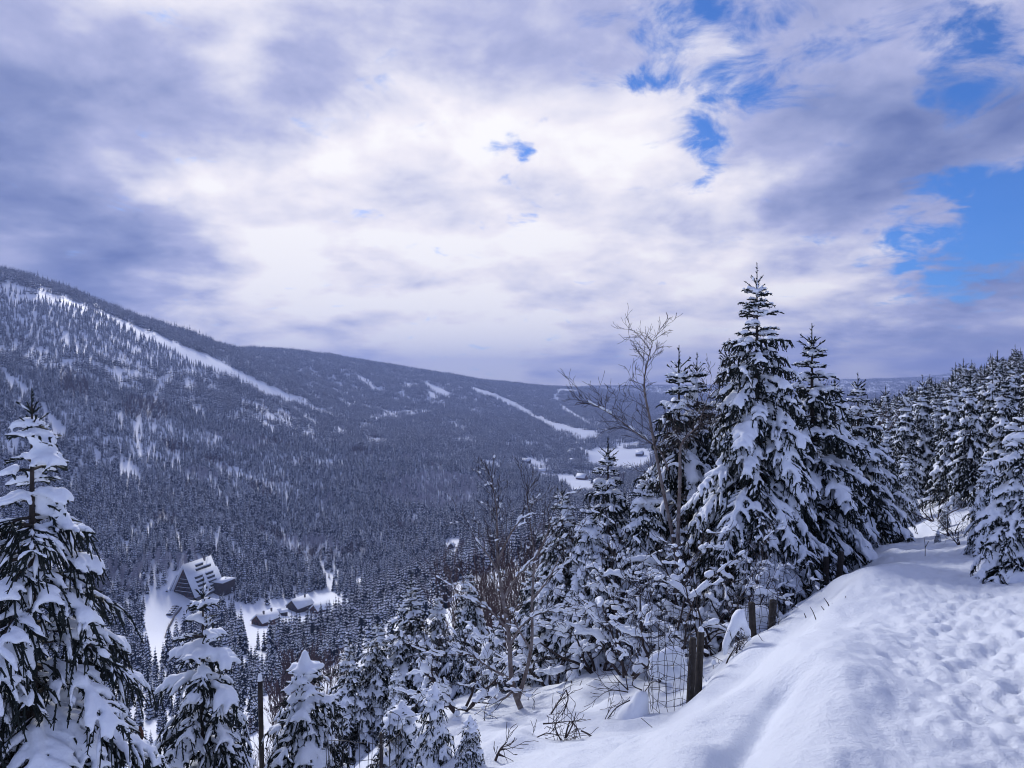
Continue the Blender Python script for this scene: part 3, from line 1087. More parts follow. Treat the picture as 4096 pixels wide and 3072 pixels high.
def spruce_at(u, v, d, ms, label, rz=0.0, group=None, name='spruce', sxy=1.0):
    """a spruce whose tip stands in direction (u, v) at depth d, rooted on the ground below"""
    p = at(u, v, d)
    z0 = gz(p.x, p.y) - .05
    sc = (p.z - z0) / ms['H']
    return place_spruce(ms, p.x, p.y, z0, rz, label, group, sc, name, sxy)


def height_for(u, v, d):
    p = at(u, v, d)
    return p.z - gz(p.x, p.y) + .05


import time as _time
_t0 = _time.time()
random.seed(3)
# the tall spruce right of the middle
MS_main = spruce_meshes(1, height_for(757, 263, 12), 1.85, whorls=24, per=6, droop=(.0, .72), snow=.92, snow_r=.060, top_bare=.26, nl=.052, nw=.014, dens=30, voxel=.021, lump=.016, leader=.42, taper=.78)
spruce_at(757, 263, 12, MS_main, 'tallest snow-laden spruce with bare spiky top against the sky', 0.6)
# the spruce filling the lower left corner
hL = height_for(32, 388, 5)
MS_left = spruce_meshes(2, hL, 1.95, whorls=18, per=5, droop=(.32, .62), tip_l=.05, snow=.95, snow_r=.038, top_bare=.0, hang_len=1.2, nl=.032, nw=.0085, dens=46, shoot=.075, voxel=.016, leader=.22, taper=.9, lump=.012, cones=.8)
spruce_at(32, 388, 5, MS_left, 'big close spruce with hanging brown cones in the lower left corner', 0.3)
hB = height_for(203, 578, 7)
MS_b = spruce_meshes(3, hB, 1.3, whorls=14, hang_len=1.1, per=5, droop=(.2, .62), tip_l=.05, snow=.95, snow_r=.042, top_bare=.06, nl=.036, nw=.009, dens=42, shoot=.08, voxel=.017, leader=.22, taper=.8, lump=.014)
spruce_at(203, 578, 7, MS_b, 'spruce with thick snow pads standing in front of the A-frame hotel', 1.0)
hC = height_for(305, 655, 8)
MS_c = spruce_meshes(4, hC, .95, whorls=15, per=6, droop=(.15, .75), snow=.85, snow_r=.045, top_bare=.0, nl=.038, nw=.010, dens=44, shoot=.09, voxel=.019, leader=.16, taper=.7, cap=.11)
spruce_at(305, 655, 8, MS_c, 'narrow spruce with rounded snow cap beside the leafless charred pole', 2.0)
MS_d = spruce_meshes(5, 1.55, .52, whorls=9, per=5, droop=(.2, .8), snow=.85, snow_r=.044, top_bare=.0, nl=.034, nw=.008, dens=40, shoot=.085, voxel=.019, leader=.12, cap=.075)
spruce_at(435, 684, 6.3, MS_d, 'little snow-bent spruce low on the bank at the bottom edge', .5, name='young_spruce')
spruce_at(470, 716, 5.9, MS_d, 'stunted sapling under one thick white hood next to the little bent spruce', 2.9, name='young_spruce', sxy=1.25)
# three general kinds for the rest of the stand
MS_m1 = spruce_meshes(6, 5.2, 1.45, whorls=19, per=6, droop=(.0, .70), snow=.9, snow_r=.058, top_bare=.22, nl=.055, nw=.015, dens=25, voxel=.024, lump=.018, leader=.40, taper=.8)
MS_m2 = spruce_meshes(7, 4.6, 1.25, whorls=17, per=6, droop=(.0, .62), snow=.85, snow_r=.055, top_bare=.30, nl=.055, nw=.015, dens=25, voxel=.024, lump=.018, leader=.42, taper=.85)
MS_m3 = spruce_meshes(8, 4.8, 1.35, whorls=18, per=6, droop=(.1, .85), snow=1.0, snow_r=.068, top_bare=.1, nl=.055, nw=.015, dens=25, voxel=.025, lump=.02, leader=.28, taper=.75)
STAND = 'snow-laden spruces standing left of the path'
for u, v, d, ms, rz, sxy, lab in [
    (812, 323, 13.6, MS_m2, 1.0, 1.15, 'slender spruce right behind the tallest one, with one arching bough'),
    (835, 376, 15.0, MS_m3, 2.0, 1.0, 'spruce half hidden between the slender spruce and the path end'),
    (858, 372, 16.0, MS_m2, 3.1, 1.15, 'spruce with a clear spiky tip nearest the far blue hills'),
    (884, 422, 17.0, MS_m1, .4, 1.1, 'last spruce left of the path where the trees close in'),
    (906, 452, 20.0, MS_m3, 1.4, 1.0, 'shorter spruce beyond the bend of the path'),
    (679, 345, 14.0, MS_m2, 4.0, 1.0, 'left of the twin spiky spruces behind the bare birch'),
    (697, 352, 14.4, MS_m1, 5.0, .9, 'right of the twin spiky spruces behind the bare birch'),
    (729, 338, 15.0, MS_m2, .2, 1.0, 'thin-tipped spruce peeking out left of the tallest one'),
    (608, 436, 13.6, MS_m2, 2.4, 1.1, 'spruce with small snow hat in front of the valley meadow'),
    (645, 470, 12.8, MS_m3, .9, 1.0, 'dense snowy spruce below the bare birch'),
    (562, 481, 13.5, MS_m1, 1.7, 1.1, 'bushy spruce just right of the brown thicket'),
    (588, 500, 12.9, MS_m3, 3.3, 1.0, 'spruce crowded between the bushy one and the meadow spruce'),
    (530, 560, 14.2, MS_m2, 4.4, 1.05, 'spruce behind the forked white birch'),
    (469, 566, 15.0, MS_m1, 5.2, 1.1, 'spruce left of the forked white birch'),
    (438, 592, 15.4, MS_m3, .1, .9, 'short spruce in the middle of the lower row'),
    (411, 573, 15.0, MS_m2, 1.2, 1.25, 'pointed spruce highest in the lower row'),
    (377, 617, 14.4, MS_m1, 2.2, 1.2, 'second spruce from the left end of the lower row'),
    (349, 634, 14.0, MS_m2, 3.0, 1.2, 'leftmost spruce of the lower row, above the wire cage'),
    (396, 664, 11.2, MS_m3, 4.1, 1.0, 'low spruce in front of the lower row'),
    (497, 610, 13.0, MS_m1, 4.8, 1.0, 'spruce behind the white trunk of the forked birch'),
    (720, 455, 12.6, MS_m3, 5.6, 1.0, 'snow-thick spruce at the left foot of the tallest one'),
]:
    spruce_at(u, v, d, ms, lab, rz, STAND, sxy=sxy)
# right side of the path
for u, v, d, ms, rz, sxy, lab in [
    (1022, 408, 8.6, MS_m3, .7, 1.2, 'heavily snowed spruce cut off by the right edge of the picture'),
    (988, 452, 11.0, MS_m3, 2.7, 1.0, 'spruce with round snow cushions right of the path end'),
]:
    spruce_at(u, v, d, ms, lab, rz, 'spruces at the right edge of the path', sxy=sxy)

# the plantation on the slope right of the path: rows of alike trees
rgp = np.random.default_rng(12)
MS_p = [spruce_meshes(20 + k, 4.8, 1.05, whorls=17, per=6, droop=(.0, .5), snow=.68, snow_r=.068, top_bare=.12, nl=.075, nw=.024, dens=14, shoot=.15, voxel=.045, leader=.5, taper=1.0, lump=.03) for k in range(3)]
slots = []
for i in range(60):
    for j in range(70):
        y = 13.5 + i * 2.3 + (j % 2) * .8 + rgp.normal(0, .3)
        x = -4 + j * 1.9 + rgp.normal(0, .3)
        slots.append((x, y))
slots = np.array(slots)
px_, py_ = slots[:, 0], slots[:, 1]
uu = 512 + F * px_ / py_
okp = (uu < 1075) & (py_ < 120)
off_path = px_ - (.635 * py_ + .25)
okp &= np.where(py_ < 19, off_path > 1.3 + 0 * py_, uu > np.interp(py_, [19, 40, 70, 120], [905, 868, 850, 846]))
okp &= ~((py_ < 19.5) & (uu < 958))
px_, py_ = px_[okp], py_[okp]
pz_ = ground(px_, py_)
order = np.argsort(py_)
PLANT = 'plantation of alike snowy spruces on the slope right of the path'
for k, i in enumerate(order[:128]):
    x, y, z = px_[i], py_[i], pz_[i]
    u = 512 + F * x / y
    vt = np.interp(u, [846, 880, 926, 972, 1024, 1080], [418, 403, 389, 370, 354, 335]) + rgp.uniform(-13, 4)
    sc = float(np.clip(((384 - vt) / F * y - z) / 4.8, .42, 1.3)) * rgp.uniform(.94, 1.06)
    lab = ('snowy spruce in the nearest rows of the plantation, beside the end of the path' if k < 24 else 'snowy spruce in the middle rows of the plantation climbing the right slope' if k < 76 else 'small-looking snowy spruce in the far rows of the plantation near the skyline')
    place_spruce(MS_p[rgp.integers(0, 3)], x, y, z - .05, rgp.uniform(0, 6.28), lab, PLANT, sc)
rest = order[128:]
if len(rest):
    xs, ys, zs = px_[rest], py_[rest], pz_[rest]
    us = 512 + F * xs / ys
    vs = np.interp(us, [846, 880, 926, 972, 1024, 1080], [418, 403, 389, 370, 354, 335]) + rgp.uniform(-5, 9, len(rest))
    ss = np.clip(((384 - vs) / F * ys - zs) / 4.8, .6, 1.35)
    mass_of('plantation_forest', xs, ys, zs - .05, rgp.integers(0, 3, len(rest)), ss, rgp.uniform(0, 6.28, len(rest)), [[m['crown'], m['snow']] for m in MS_p])

# ------------------------------------------------------------------ leafless birches, bushes and twigs
def grow(rg, p, d, L, r, lev, segs, up=.12, spread=.7, kids=(3, 5), wob=.18, shrink=.62, step=5, end=.5):
    """a limb that bends, tapers and forks; segs collects (a, b, ra, rb, level)"""
    d = d / np.linalg.norm(d)
    pts, dirs = [p], [d]
    for i in range(step):
        d = d + rg.normal(0, wob, 3) + np.array([0, 0, up])
        d = d / np.linalg.norm(d)
        q = pts[-1] + d * L / step
        f0, f1 = 1 - (1 - end) * i / step, 1 - (1 - end) * (i + 1) / step
        segs.append((pts[-1], q, r * f0, r * f1, lev))
        pts.append(q); dirs.append(d)
    if lev <= 0:
        return
    n = rg.integers(kids[0], kids[1] + 1)
    for k in range(n):
        i = int(rg.integers(1, step + 1)) if k else step
        dd = dirs[i]
        s, t = frames(dd[None])
        a = rg.uniform(0, 6.283)
        sp = spread * rg.uniform(.6, 1.3)
        nd = dd * math.cos(sp) + (s[0] * math.cos(a) + t[0] * math.sin(a)) * math.sin(sp)
        f = 1 - (1 - end) * i / step
        grow(rg, pts[i], nd, L * shrink * rg.uniform(.7, 1.25), r * f * .62, lev - 1, segs, up, spread, kids, wob * 1.1, shrink, step, end)


def seg_arrays(segs):
    A = np.array([s[0] for s in segs]); B = np.array([s[1] for s in segs])
    return A, B, np.array([s[2] for s in segs]), np.array([s[3] for s in segs]), np.array([s[4] for s in segs])


def wood_mesh(name, segs, mat, thin=.0035, thick_only=None):
    A, B, ra, rb, lv = seg_arrays(segs)
    ra, rb = np.maximum(ra, thin), np.maximum(rb, thin)
    big = ra > .018
    parts = []
    if big.any(): parts.append(tubes(A[big], B[big], ra[big], rb[big], 6))
    if (~big).any(): parts.append(tubes(A[~big], B[~big], ra[~big], rb[~big], 3))
    v, f = merge(parts)
    return new_mesh(name, v, f, [mat])


def snow_on(rg, segs, prob, size, voxel, name='snow_load', minlev=0, lump=.02, tall=1.0):
    """lumps of snow lying along the limbs that are not too steep"""
    c, d, a, s, v = [], [], [], [], []
    for p, q, r0, r1, lev in segs:
        if lev < minlev: continue
        e = q - p; L = np.linalg.norm(e); e = e / L
        flat = 1 - abs(e[2])
        if rg.random() > prob * min(1, max(0.0, flat * 1.7 - .12)): continue
        t = size * rg.uniform(.55, 1.35) * (.45, .65, .95, 1.25, 1.3)[min(lev, 4)]
        c.append((p + q) / 2 + np.array([0, 0, r0 + t * .55 * tall])); d.append(e); a.append(L * .58 + t * .3); s.append(t); v.append(t * .9 * tall)
    return snow_mesh(name, [blobs(np.array(c), np.array(d), np.array(a), np.array(s), np.array(v))], voxel, lump)


def along(pts, r0, r1, segs, lev=3, sub=4):
    """a stem that follows given points"""
    P = [np.array(p, float) for p in pts]
    Q = []
    for i in range(len(P) - 1):
        a, b, c, d = P[max(i - 1, 0)], P[i], P[i + 1], P[min(i + 2, len(P) - 1)]
        for k in range(sub):
            t = k / sub
            Q.append(.5 * ((2 * b) + (c - a) * t + (2 * a - 5 * b + 4 * c - d) * t * t + (3 * b - a - 3 * c + d) * t ** 3))
    Q.append(P[-1])
    n = len(Q) - 1
    for i in range(n):
        segs.append((Q[i], Q[i + 1], r0 + (r1 - r0) * i / n, r0 + (r1 - r0) * (i + 1) / n, lev))
    return Q


def loc(pts, d, o):
    return [np.array(at(u, v, d + (q[0] if q else 0)) - o) for u, v, *q in pts]


def woody(name, label, cat, origin, parts, group=None, rz=0.0):
    r = empty(name, origin, rz)
    tag(r, label, cat, group)
    for n, me in parts:
        q = add(n, me, r)
        if n in ('twigs', 'snow_load', 'branches'): q['kind'] = 'stuff'
    return r


def stems(segs, cuts, mat):
    """one mesh per stem: the trunk first, then its limbs"""
    return [('trunk' if i == 0 else 'limb', wood_mesh('trunk' if i == 0 else 'limb', segs[a:b], mat)) for i, (a, b) in enumerate(zip(cuts[:-1], cuts[1:]))]


# the tall bare birch left of the tallest spruce
rg = np.random.default_rng(101)
o = at(681, 640, 12.2); o.z = gz(o.x, o.y) - .1
stem, twg = [], []
main = along(loc([(681, 665), (677, 600), (674, 545), (661, 480), (650, 420), (644, 385), (649, 356), (654, 338)], 12.2, o), .050, .004, stem, 3)
lean = along(loc([(668, 470), (659, 450), (635, 432), (612, 415), (588, 402)], 12.0, o), .020, .004, stem, 2)
fork = along(loc([(677, 560), (680, 480), (680, 453), (684, 440), (697, 427), (702, 415), (712, 385)], 11.9, o), .034, .005, stem, 2)
for Q, i0, up in ((main, 10, .10), (lean, 4, .12), (fork, 6, .10)):
    for i in range(i0, len(Q)):
        for k in range(2):
            a = rg.uniform(0, 6.28)
            d = norm((Q[i] - Q[i - 1])[None])[0] * .6 + np.array([math.cos(a) * .9 - .2, math.sin(a) * .6, .1])
            grow(rg, Q[i], d, rg.uniform(.18, .46), .006, 2, twg, up=up * .3, spread=.6, kids=(2, 4), wob=.14, step=4)
woody('bare_birch', 'tall bare birch whose fine twigs fan out against the sky left of the tallest spruce', 'birch', o,
      stems(stem, [0, len(main) - 1, len(main) + len(lean) - 2, len(stem)], M_birch) + [('twigs', wood_mesh('twigs', twg, M_twig, .0032)), ('snow_load', snow_on(rg, stem + [s for s in twg if s[4] == 2 and s[0][2] < 2.2], .75, .035, .016))])
# the forked white birch in the lower middle
rg = np.random.default_rng(102)
o = at(523, 712, 10.3); o.z = gz(o.x, o.y) - .1
stem, twg = [], []
cuts = [0]
q1 = along(loc([(523, 714), (512, 682), (509, 636), (503, 600), (498, 562), (497, 530), (496, 505), (491, 478)], 10.3, o), .048, .004, stem, 3)
cuts.append(len(stem))
q2 = along(loc([(518, 700, .2), (531, 650, .2), (532, 600, .3), (534, 560, .3), (530, 522, .3), (526, 490, .3)], 10.3, o), .036, .004, stem, 3)
for pts in ([(510, 645), (525, 622), (545, 612), (556, 613)], [(503, 600), (516, 578), (530, 562), (548, 548)], [(508, 630), (492, 612), (474, 600)], [(512, 680), (490, 668), (470, 655), (452, 655)],
            [(532, 600), (548, 580), (560, 556)], [(531, 650), (518, 628), (512, 612)], [(500, 575), (488, 555), (476, 540)], [(498, 560), (510, 535), (520, 520)], [(514, 690), (500, 700), (486, 690)], [(534, 560), (545, 540), (552, 515)]):
    cuts.append(len(stem))
    q = along(loc(pts, 10.2, o), .022, .006, stem, 2)
    for i in range(3, len(q)):
        a = rg.uniform(0, 6.28)
        d = norm((q[i] - q[i - 1])[None])[0] + np.array([math.cos(a) * .7, math.sin(a) * .7, .2])
        grow(rg, q[i], d, rg.uniform(.25, .5), .006, 2, twg, up=.04, spread=.6, kids=(2, 3), wob=.14, step=4)
for Q, i0 in ((q1, 12), (q2, 10)):
    for i in range(i0, len(Q)):
        for k in range(2):
            a = rg.uniform(0, 6.28)
            d = norm((Q[i] - Q[i - 1])[None])[0] + np.array([math.cos(a) * .6, math.sin(a) * .6, .2])
            grow(rg, Q[i], d, rg.uniform(.15, .34), .005, 2, twg, up=.06, spread=.6, kids=(2, 3), wob=.1, step=4)
woody('forked_birch', 'forked white birch with snow along its limbs at the foot of the dark spruce stand', 'birch', o,
      stems(stem, cuts + [len(stem)], M_birch) + [('twigs', wood_mesh('twigs', twg, M_twig, .003)), ('snow_load', snow_on(rg, stem + [s for s in twg if s[4] >= 1], .6, .030, .014))])


# snow-loaded leafless bushes between the fence and the spruces
def bush_meshes(seed, H, R, n, snowp=.7, size=.05, voxel=.02, lev=3, thin=.004, mat=None, up=.06, arch=.5):
    rg = np.random.default_rng(seed)
    segs = []
    for k in range(n):
        a = 6.283 * k / n + rg.normal(0, .3)
        e = rg.uniform(.75, 1.35)
        d = np.array([math.cos(a) * math.cos(e), math.sin(a) * math.cos(e), math.sin(e)])
        grow(rg, np.array([math.cos(a), math.sin(a), 0]) * .08, d, H * rg.uniform(.4, .62), .022, lev, segs, up=up - .12 * arch * rg.random(), spread=.75, kids=(2, 4), wob=.2, shrink=.6, step=5)
    wood = wood_mesh('branches', segs, mat or M_twig, thin)
    sn = snow_on(rg, segs, snowp, size, voxel, minlev=0) if snowp else None
    return wood, sn


BW = [bush_meshes(111, 2.3, 1.3, 6, .62, .060, .022), bush_meshes(112, 1.9, 1.2, 6, .66, .066, .022), bush_meshes(113, 1.5, 1.0, 6, .62, .06, .02)]
for u, v, d, k, sc, rz, lab in [
    (664, 668, 10.0, 0, 1.15, .3, 'snow-loaded leafless bush right behind the wire guard with two posts'),
    (628, 668, 10.8, 1, 1.15, 1.9, 'snow-loaded leafless bush left of the wire guard with two posts'),
    (712, 648, 10.3, 0, 1.0, 3.5, 'snow-loaded leafless bush left of the hooded stump, below the tallest spruce'),
    (745, 622, 10.6, 1, .9, 4.4, 'snow-loaded leafless bush behind the small wire guard'),
    (598, 672, 12.0, 2, 1.35, 5.0, 'snow-loaded leafless bush on the rim of the open snow slope'),
    (690, 610, 11.6, 1, 1.3, .9, 'tallest of the snow-loaded bushes, in front of the bare birch stem'),
    (640, 610, 12.3, 0, 1.1, 2.6, 'snow-loaded bush under the little spruce before the meadow'),
    (460, 715, 10.5, 2, 1.1, 2.2, 'snow-loaded bush left of the forked white birch'),
    (552, 660, 12.8, 2, 1.5, .2, 'snow-loaded bush right of the forked white birch'),
]:
    p = at(u, v, d); p.z = gz(p.x, p.y) - .05
    r = woody('snowy_bush', lab, 'bush', p, [('branches', BW[k][0]), ('snow_load', BW[k][1])], 'snow-loaded bushes along the fence', rz)
    r.scale = (sc,) * 3

# brown leafless thickets further down the slope
rg = np.random.default_rng(120)
TH, TH2 = [], []
for k in range(3):
    segs = []
    for j in range(4):
        a = 6.283 * j / 4 + rg.normal(0, .4)
        d = np.array([math.cos(a) * .28, math.sin(a) * .28, 1])
        grow(rg, np.array([math.cos(a), math.sin(a), 0]) * .15, d, 2.7 * rg.uniform(.8, 1.15), .04, 3, segs, up=.10, spread=.42, kids=(3, 5), wob=.08, shrink=.55, step=5)
    TH.append(wood_mesh('branches', segs, M_redtwig, .009))
    TH2.append(wood_mesh('branches', segs, M_redtwig, .022))
THICK = 'brown leafless trees of the thicket behind the white birch'
for u, v, d, k in [(527, 519, 27.2, 0), (558, 531, 27.1, 1), (471, 530, 24.1, 2), (530, 496, 28.9, 0), (513, 507, 21.7, 1), (523, 498, 19.1, 2), (495, 518, 29.1, 0), (483, 500, 27.8, 1), (527, 492, 20.4, 2), (551, 505, 21.3, 0), (561, 510, 28.6, 1), (559, 523, 24.9, 2), (487, 518, 29.4, 0), (560, 510, 28.8, 1), (502, 495, 20.8, 2), (474, 518, 22.3, 0), (468, 510, 26.5, 1), (497, 508, 28.0, 2), (498, 515, 24.3, 0), (473, 498, 29.7, 1), (539, 495, 28.3, 2), (543, 515, 23.0, 0), (469, 505, 19.5, 1), (559, 525, 21.2, 2), (556, 511, 29.4, 0), (502, 517, 24.8, 1)]:
    p = at(u, v + 12, d); H = p.z - gz(p.x, p.y); p.z -= H
    r = tag(add('bare_tree', TH[k], None, p, u * .7), 'reddish brown leafless tree in the thicket behind the forked white birch', 'bare tree', THICK)
    r.scale = (H / 6.6 * .85, H / 6.6 * .85, H / 6.6)
for u, v, d, k in [(282, 642, 125, 0), (292, 632, 130, 1), (302, 628, 135, 2), (314, 626, 130, 0), (326, 632, 125, 1), (288, 658, 115, 2), (304, 645, 120, 1), (318, 646, 120, 0), (332, 650, 112, 2), (344, 652, 110, 1), (276, 664, 112, 0), (340, 640, 118, 2)]:
    p = at(u, v, d); H = min(p.z - gz(p.x, p.y), 20); p.z = gz(p.x, p.y)
    r = tag(add('bare_tree', TH2[k], None, p, u * .7), 'reddish brown leafless tree on the slope below the small gabled houses', 'bare tree', 'brown leafless trees below the small houses')
    r.scale = (H / 6.6 * .85, H / 6.6 * .85, H / 6.6)
for u, v, d, k in [(250, 706, 15, 0), (272, 694, 17, 1), (290, 702, 15, 2), (322, 690, 18, 0), (338, 684, 17, 1), (262, 712, 13, 2), (240, 700, 17, 1), (330, 705, 14, 2), (282, 684, 20, 0), (346, 700, 15, 0)]:
    p = at(u, v, d); H = p.z - gz(p.x, p.y); p.z -= H
    r = tag(add('bare_shrub', TH[k], None, p, u * .7), 'dark leafless brush on the steep slope behind the charred bare pole', 'shrub', 'leafless brush behind the charred pole')
    r.scale = (H / 6.6, H / 6.6, H / 6.6)
# bare tree standing right of the tall spruces against the far hills
p = at(846, 352, 22); H = p.z - gz(p.x, p.y); p.z -= H
r = tag(add('bare_tree', TH[1], None, p, 1.0), 'bare tree against the far blue hills right of the tall spruces', 'bare tree')
r.scale = (H / 6.6 * .7, H / 6.6 * .7, H / 6.6)


# dark twigs sticking out of the open snow
def twig_thing(name, lab, u, v, d, polys, r0=.009, seed=1, side=True, cat='twigs'):
    rg = np.random.default_rng(seed)
    o = at(u, v, d); o.z = gz(o.x, o.y) - .04
    segs = []
    for pts in polys:
        q = along(loc(pts, d, o), r0, .004, segs, 2)
        if side:
            for i in range(2, len(q)):
                if rg.random() < .75:
                    a = rg.uniform(0, 6.28)
                    dd = norm((q[i] - q[i - 1])[None])[0] + np.array([math.cos(a) * .9, math.sin(a) * .5, rg.normal(-.1, .5)])
                    grow(rg, q[i], dd, rg.uniform(.08, .22), .0036, 1, segs, up=.0, spread=.6, kids=(1, 3), wob=.12, step=3)
    me = wood_mesh('twigs', segs, M_twig, .0030)
    return tag(add(name, me, None, o), lab, cat)


twig_thing('fallen_branches', 'tangle of bare arching branches poking out of the open snow slope', 563, 737, 6.9,
           [[(528, 762), (532, 742), (546, 734), (558, 735)], [(567, 752), (556, 730), (556, 724)], [(565, 738), (570, 722), (578, 730), (581, 742)], [(581, 731), (590, 735), (597, 742)],
            [(543, 724), (556, 723), (570, 721)], [(551, 714), (560, 700), (566, 690)], [(566, 690), (568, 700), (562, 715)], [(515, 760), (526, 762)], [(557, 753), (563, 742), (575, 740)], [(574, 742), (566, 744), (556, 741)], [(566, 738), (572, 726), (576, 712)]], .011, 5)
twig_thing('brushwood', 'fine spray of bare twigs beside the snow cone left of the wire guard', 622, 712, 7.9,
           [[(600, 740), (604, 722), (612, 706)], [(628, 690), (618, 680), (612, 672)], [(628, 690), (626, 676), (629, 666)], [(628, 692), (612, 690), (602, 694)], [(630, 700), (616, 708), (604, 724), (598, 735)], [(642, 690), (632, 684), (640, 672)], [(640, 698), (646, 690), (652, 682)]], .009, 6)
twig_thing('cut_stems', 'clump of short dark stems on top of the snow bank near the path', 835, 606, 8.0,
           [[(831, 612), (828, 604), (824, 598)], [(834, 612), (832, 603)], [(836, 612), (838, 600)], [(838, 612), (843, 603), (846, 596)], [(833, 612), (830, 606)]], .011, 7, False)
twig_thing('cut_stems', 'two lone thin stems left of the dark stem clump on the bank', 815, 616, 8.0,
           [[(816, 620), (813, 612), (810, 607)], [(806, 618), (804, 613)], [(824, 610), (821, 606)]], .007, 8, False)
twig_thing('straw', 'single dry straw lying on the snow left of the two-post wire guard', 649, 724, 7.2, [[(641, 718), (654, 729)]], .004, 9, False, 'straw')
twig_thing('straw', 'thin dry stalk leaning out of the snow by the farther fence post', 761, 640, 8.4, [[(758, 634), (764, 643)]], .004, 10, False, 'straw')
twig_thing('broken_branch', 'short broken branch jutting from the snow by the hooded sapling', 498, 748, 6.0, [[(495, 762), (500, 750), (507, 742)], [(500, 750), (507, 749)], [(499, 755), (505, 757)]], .016, 11, True, 'branch')
twig_thing('sprig', 'tiny bare sprig standing at the far end of the path', 925, 548, 11.5, [[(925, 556), (925, 545), (924, 538)], [(925, 548), (929, 541)]], .008, 12, False)
rg = np.random.default_rng(130)
for u, v, d, s, lab in [(952, 514, 15.5, .7, 'low bare shrub in the gap at the far end of the path'), (936, 500, 18.5, .9, 'bare shrub leaning over the gap behind the path end'), (962, 540, 12.5, .45, 'bare shrub touching the right spruces at the path end')]:
    p = at(u, v, d); p.z = gz(p.x, p.y) - .05
    r = tag(add('bare_shrub', bush_meshes(140 + int(u), 1.5, 1, 6, 0, lev=2, thin=.004)[0], None, p, rg.uniform(0, 6)), lab, 'shrub')
    r.scale = (s,) * 3
for u, v, d, lab in [(945, 505, 17.0, 'small young spruce alone in the white gap at the path end'), (938, 530, 14.3, 'tiny dark spruce poking from the snow where the path ends'), (958, 492, 19, 'young spruce behind the lone one in the white gap')]:
    spruce_at(u, v, d, MS_d, lab, u, 'young spruces in the gap at the path end', name='young_spruce')


# ------------------------------------------------------------------ fence posts and wire guards
def post(u, vb, vt, d, w, lab, cap=.0, lean=(0, 0), group='weathered fence posts below the path'):
    b = at(u, vb, d)
    zb = gz(b.x, b.y) - .25
    top = at(u, vt, d).z
    H = top - zb
    n = 8
    V, Fq = [], []
    rgp_ = np.random.default_rng(int(u))
    prof = [(1, 1, 0), (1, 1, H * .3), (.97, 1, H * .65), (.95, .97, H - .012), (.85, .88, H)]
    for sx, sy, z in prof:
        for cx, cy2 in ((-.5, -.36), (-.36, -.5), (.36, -.5), (.5, -.36), (.5, .36), (.36, .5), (-.36, .5), (-.5, .36)):
            V.append((cx * w * sx + lean[0] * z + rgp_.normal(0, .0015), cy2 * w * sy + lean[1] * z + rgp_.normal(0, .0015), z))
    for i in range(len(prof) - 1):
        for k in range(n):
            Fq.append((i * n + k, i * n + (k + 1) % n, (i + 1) * n + (k + 1) % n, (i + 1) * n + k))
    tri_ = [(len(V) - n, len(V) - n + k, len(V) - n + k + 1) for k in range(1, n - 1)]
    r = tag(add('fence_post', new_mesh('fence_post', V, [np.array(tri_), np.array(Fq)], [M_post]), None, (b.x, b.y, zb), .4), lab, 'post', group)
    if cap:
        c = np.array([[lean[0] * H, lean[1] * H, H + cap * .30]])
        add('snow_cap', snow_mesh('snow_cap', [blobs(c, np.array([[0, 0, 1.]]), np.array([cap]), np.array([w * .55]), np.array([w * .55]), ICO2)], .008, .012), r)
    return r


post(697, 697, 632, 8.1, .072, 'nearest and tallest fence post with a small snow cap', .05, (.06, .0))
post(689, 706, 639, 7.8, .07, 'fence post leaning close behind the nearest one', 0, (.06, .0))
post(754, 637, 602, 9.0, .075, 'left post of the small wire guard', 0, (-.06, 0))
post(771, 623, 600, 9.3, .075, 'right post of the small wire guard', 0, (.06, 0))
post(826, 590, 556, 11.2, .075, 'far fence post with a tall snow cap under the slender spruce', .12)
post(838, 588, 552, 11.2, .08, 'far leaning fence post bare of snow beside the capped one', 0, (.10, 0))
post(265, 758, 680, 8.6, .062, 'charred bare pole with a white tip among the lower left spruces', .08, (-.02, 0), None)


def wire_guard(u, vb, vt, d, rad_, lab, nv=16, nr=8, squash=1.0, lean=(0, 0)):
    b = at(u, vb, d)
    zb = gz(b.x, b.y) - .1
    H = at(u, vt, d).z - zb
    rgw = np.random.default_rng(int(u) + 3)
    A, B = [], []
    an = np.linspace(0, 6.2832, nv, endpoint=False)
    jit = rgw.normal(0, .012, (nr, nv, 3))
    P = np.array([[(rad_ * math.cos(a) + lean[0] * H * i / (nr - 1), rad_ * squash * math.sin(a) + lean[1] * H * i / (nr - 1), H * i / (nr - 1) + .03 * math.sin(a * 2 + i)) for a in an] for i in range(nr)]) + jit
    for i in range(nr):
        for k in range(nv):
            A.append(P[i, k]); B.append(P[i, (k + 1) % nv])
            if i < nr - 1:
                A.append(P[i, k]); B.append(P[i + 1, k])
    n = len(A)
    v, f = tubes(A, B, np.full(n, .0032), np.full(n, .0032), 3)
    return tag(add('wire_guard', new_mesh('wire_guard', v, [f], [M_wire]), None, (b.x, b.y, zb)), lab, 'wire guard', 'wire guards round young plants')


wire_guard(670, 722, 611, 7.9, .25, 'tall wire guard fixed to the two nearest fence posts', 16, 10)
wire_guard(757, 628, 588, 9.2, .27, 'small wire guard between two short posts by the bank', 18, 8)
wire_guard(364, 775, 727, 5.9, .33, 'wide wire guard at the bottom edge left of the bent spruces', 20, 6)
wire_guard(770, 600, 555, 10.8, .22, 'wire guard half hidden against the foot of the tallest spruce', 16, 8)
post(381, 775, 733, 5.85, .03, 'thin dark stake inside the wide wire guard', 0, (0, 0), None)


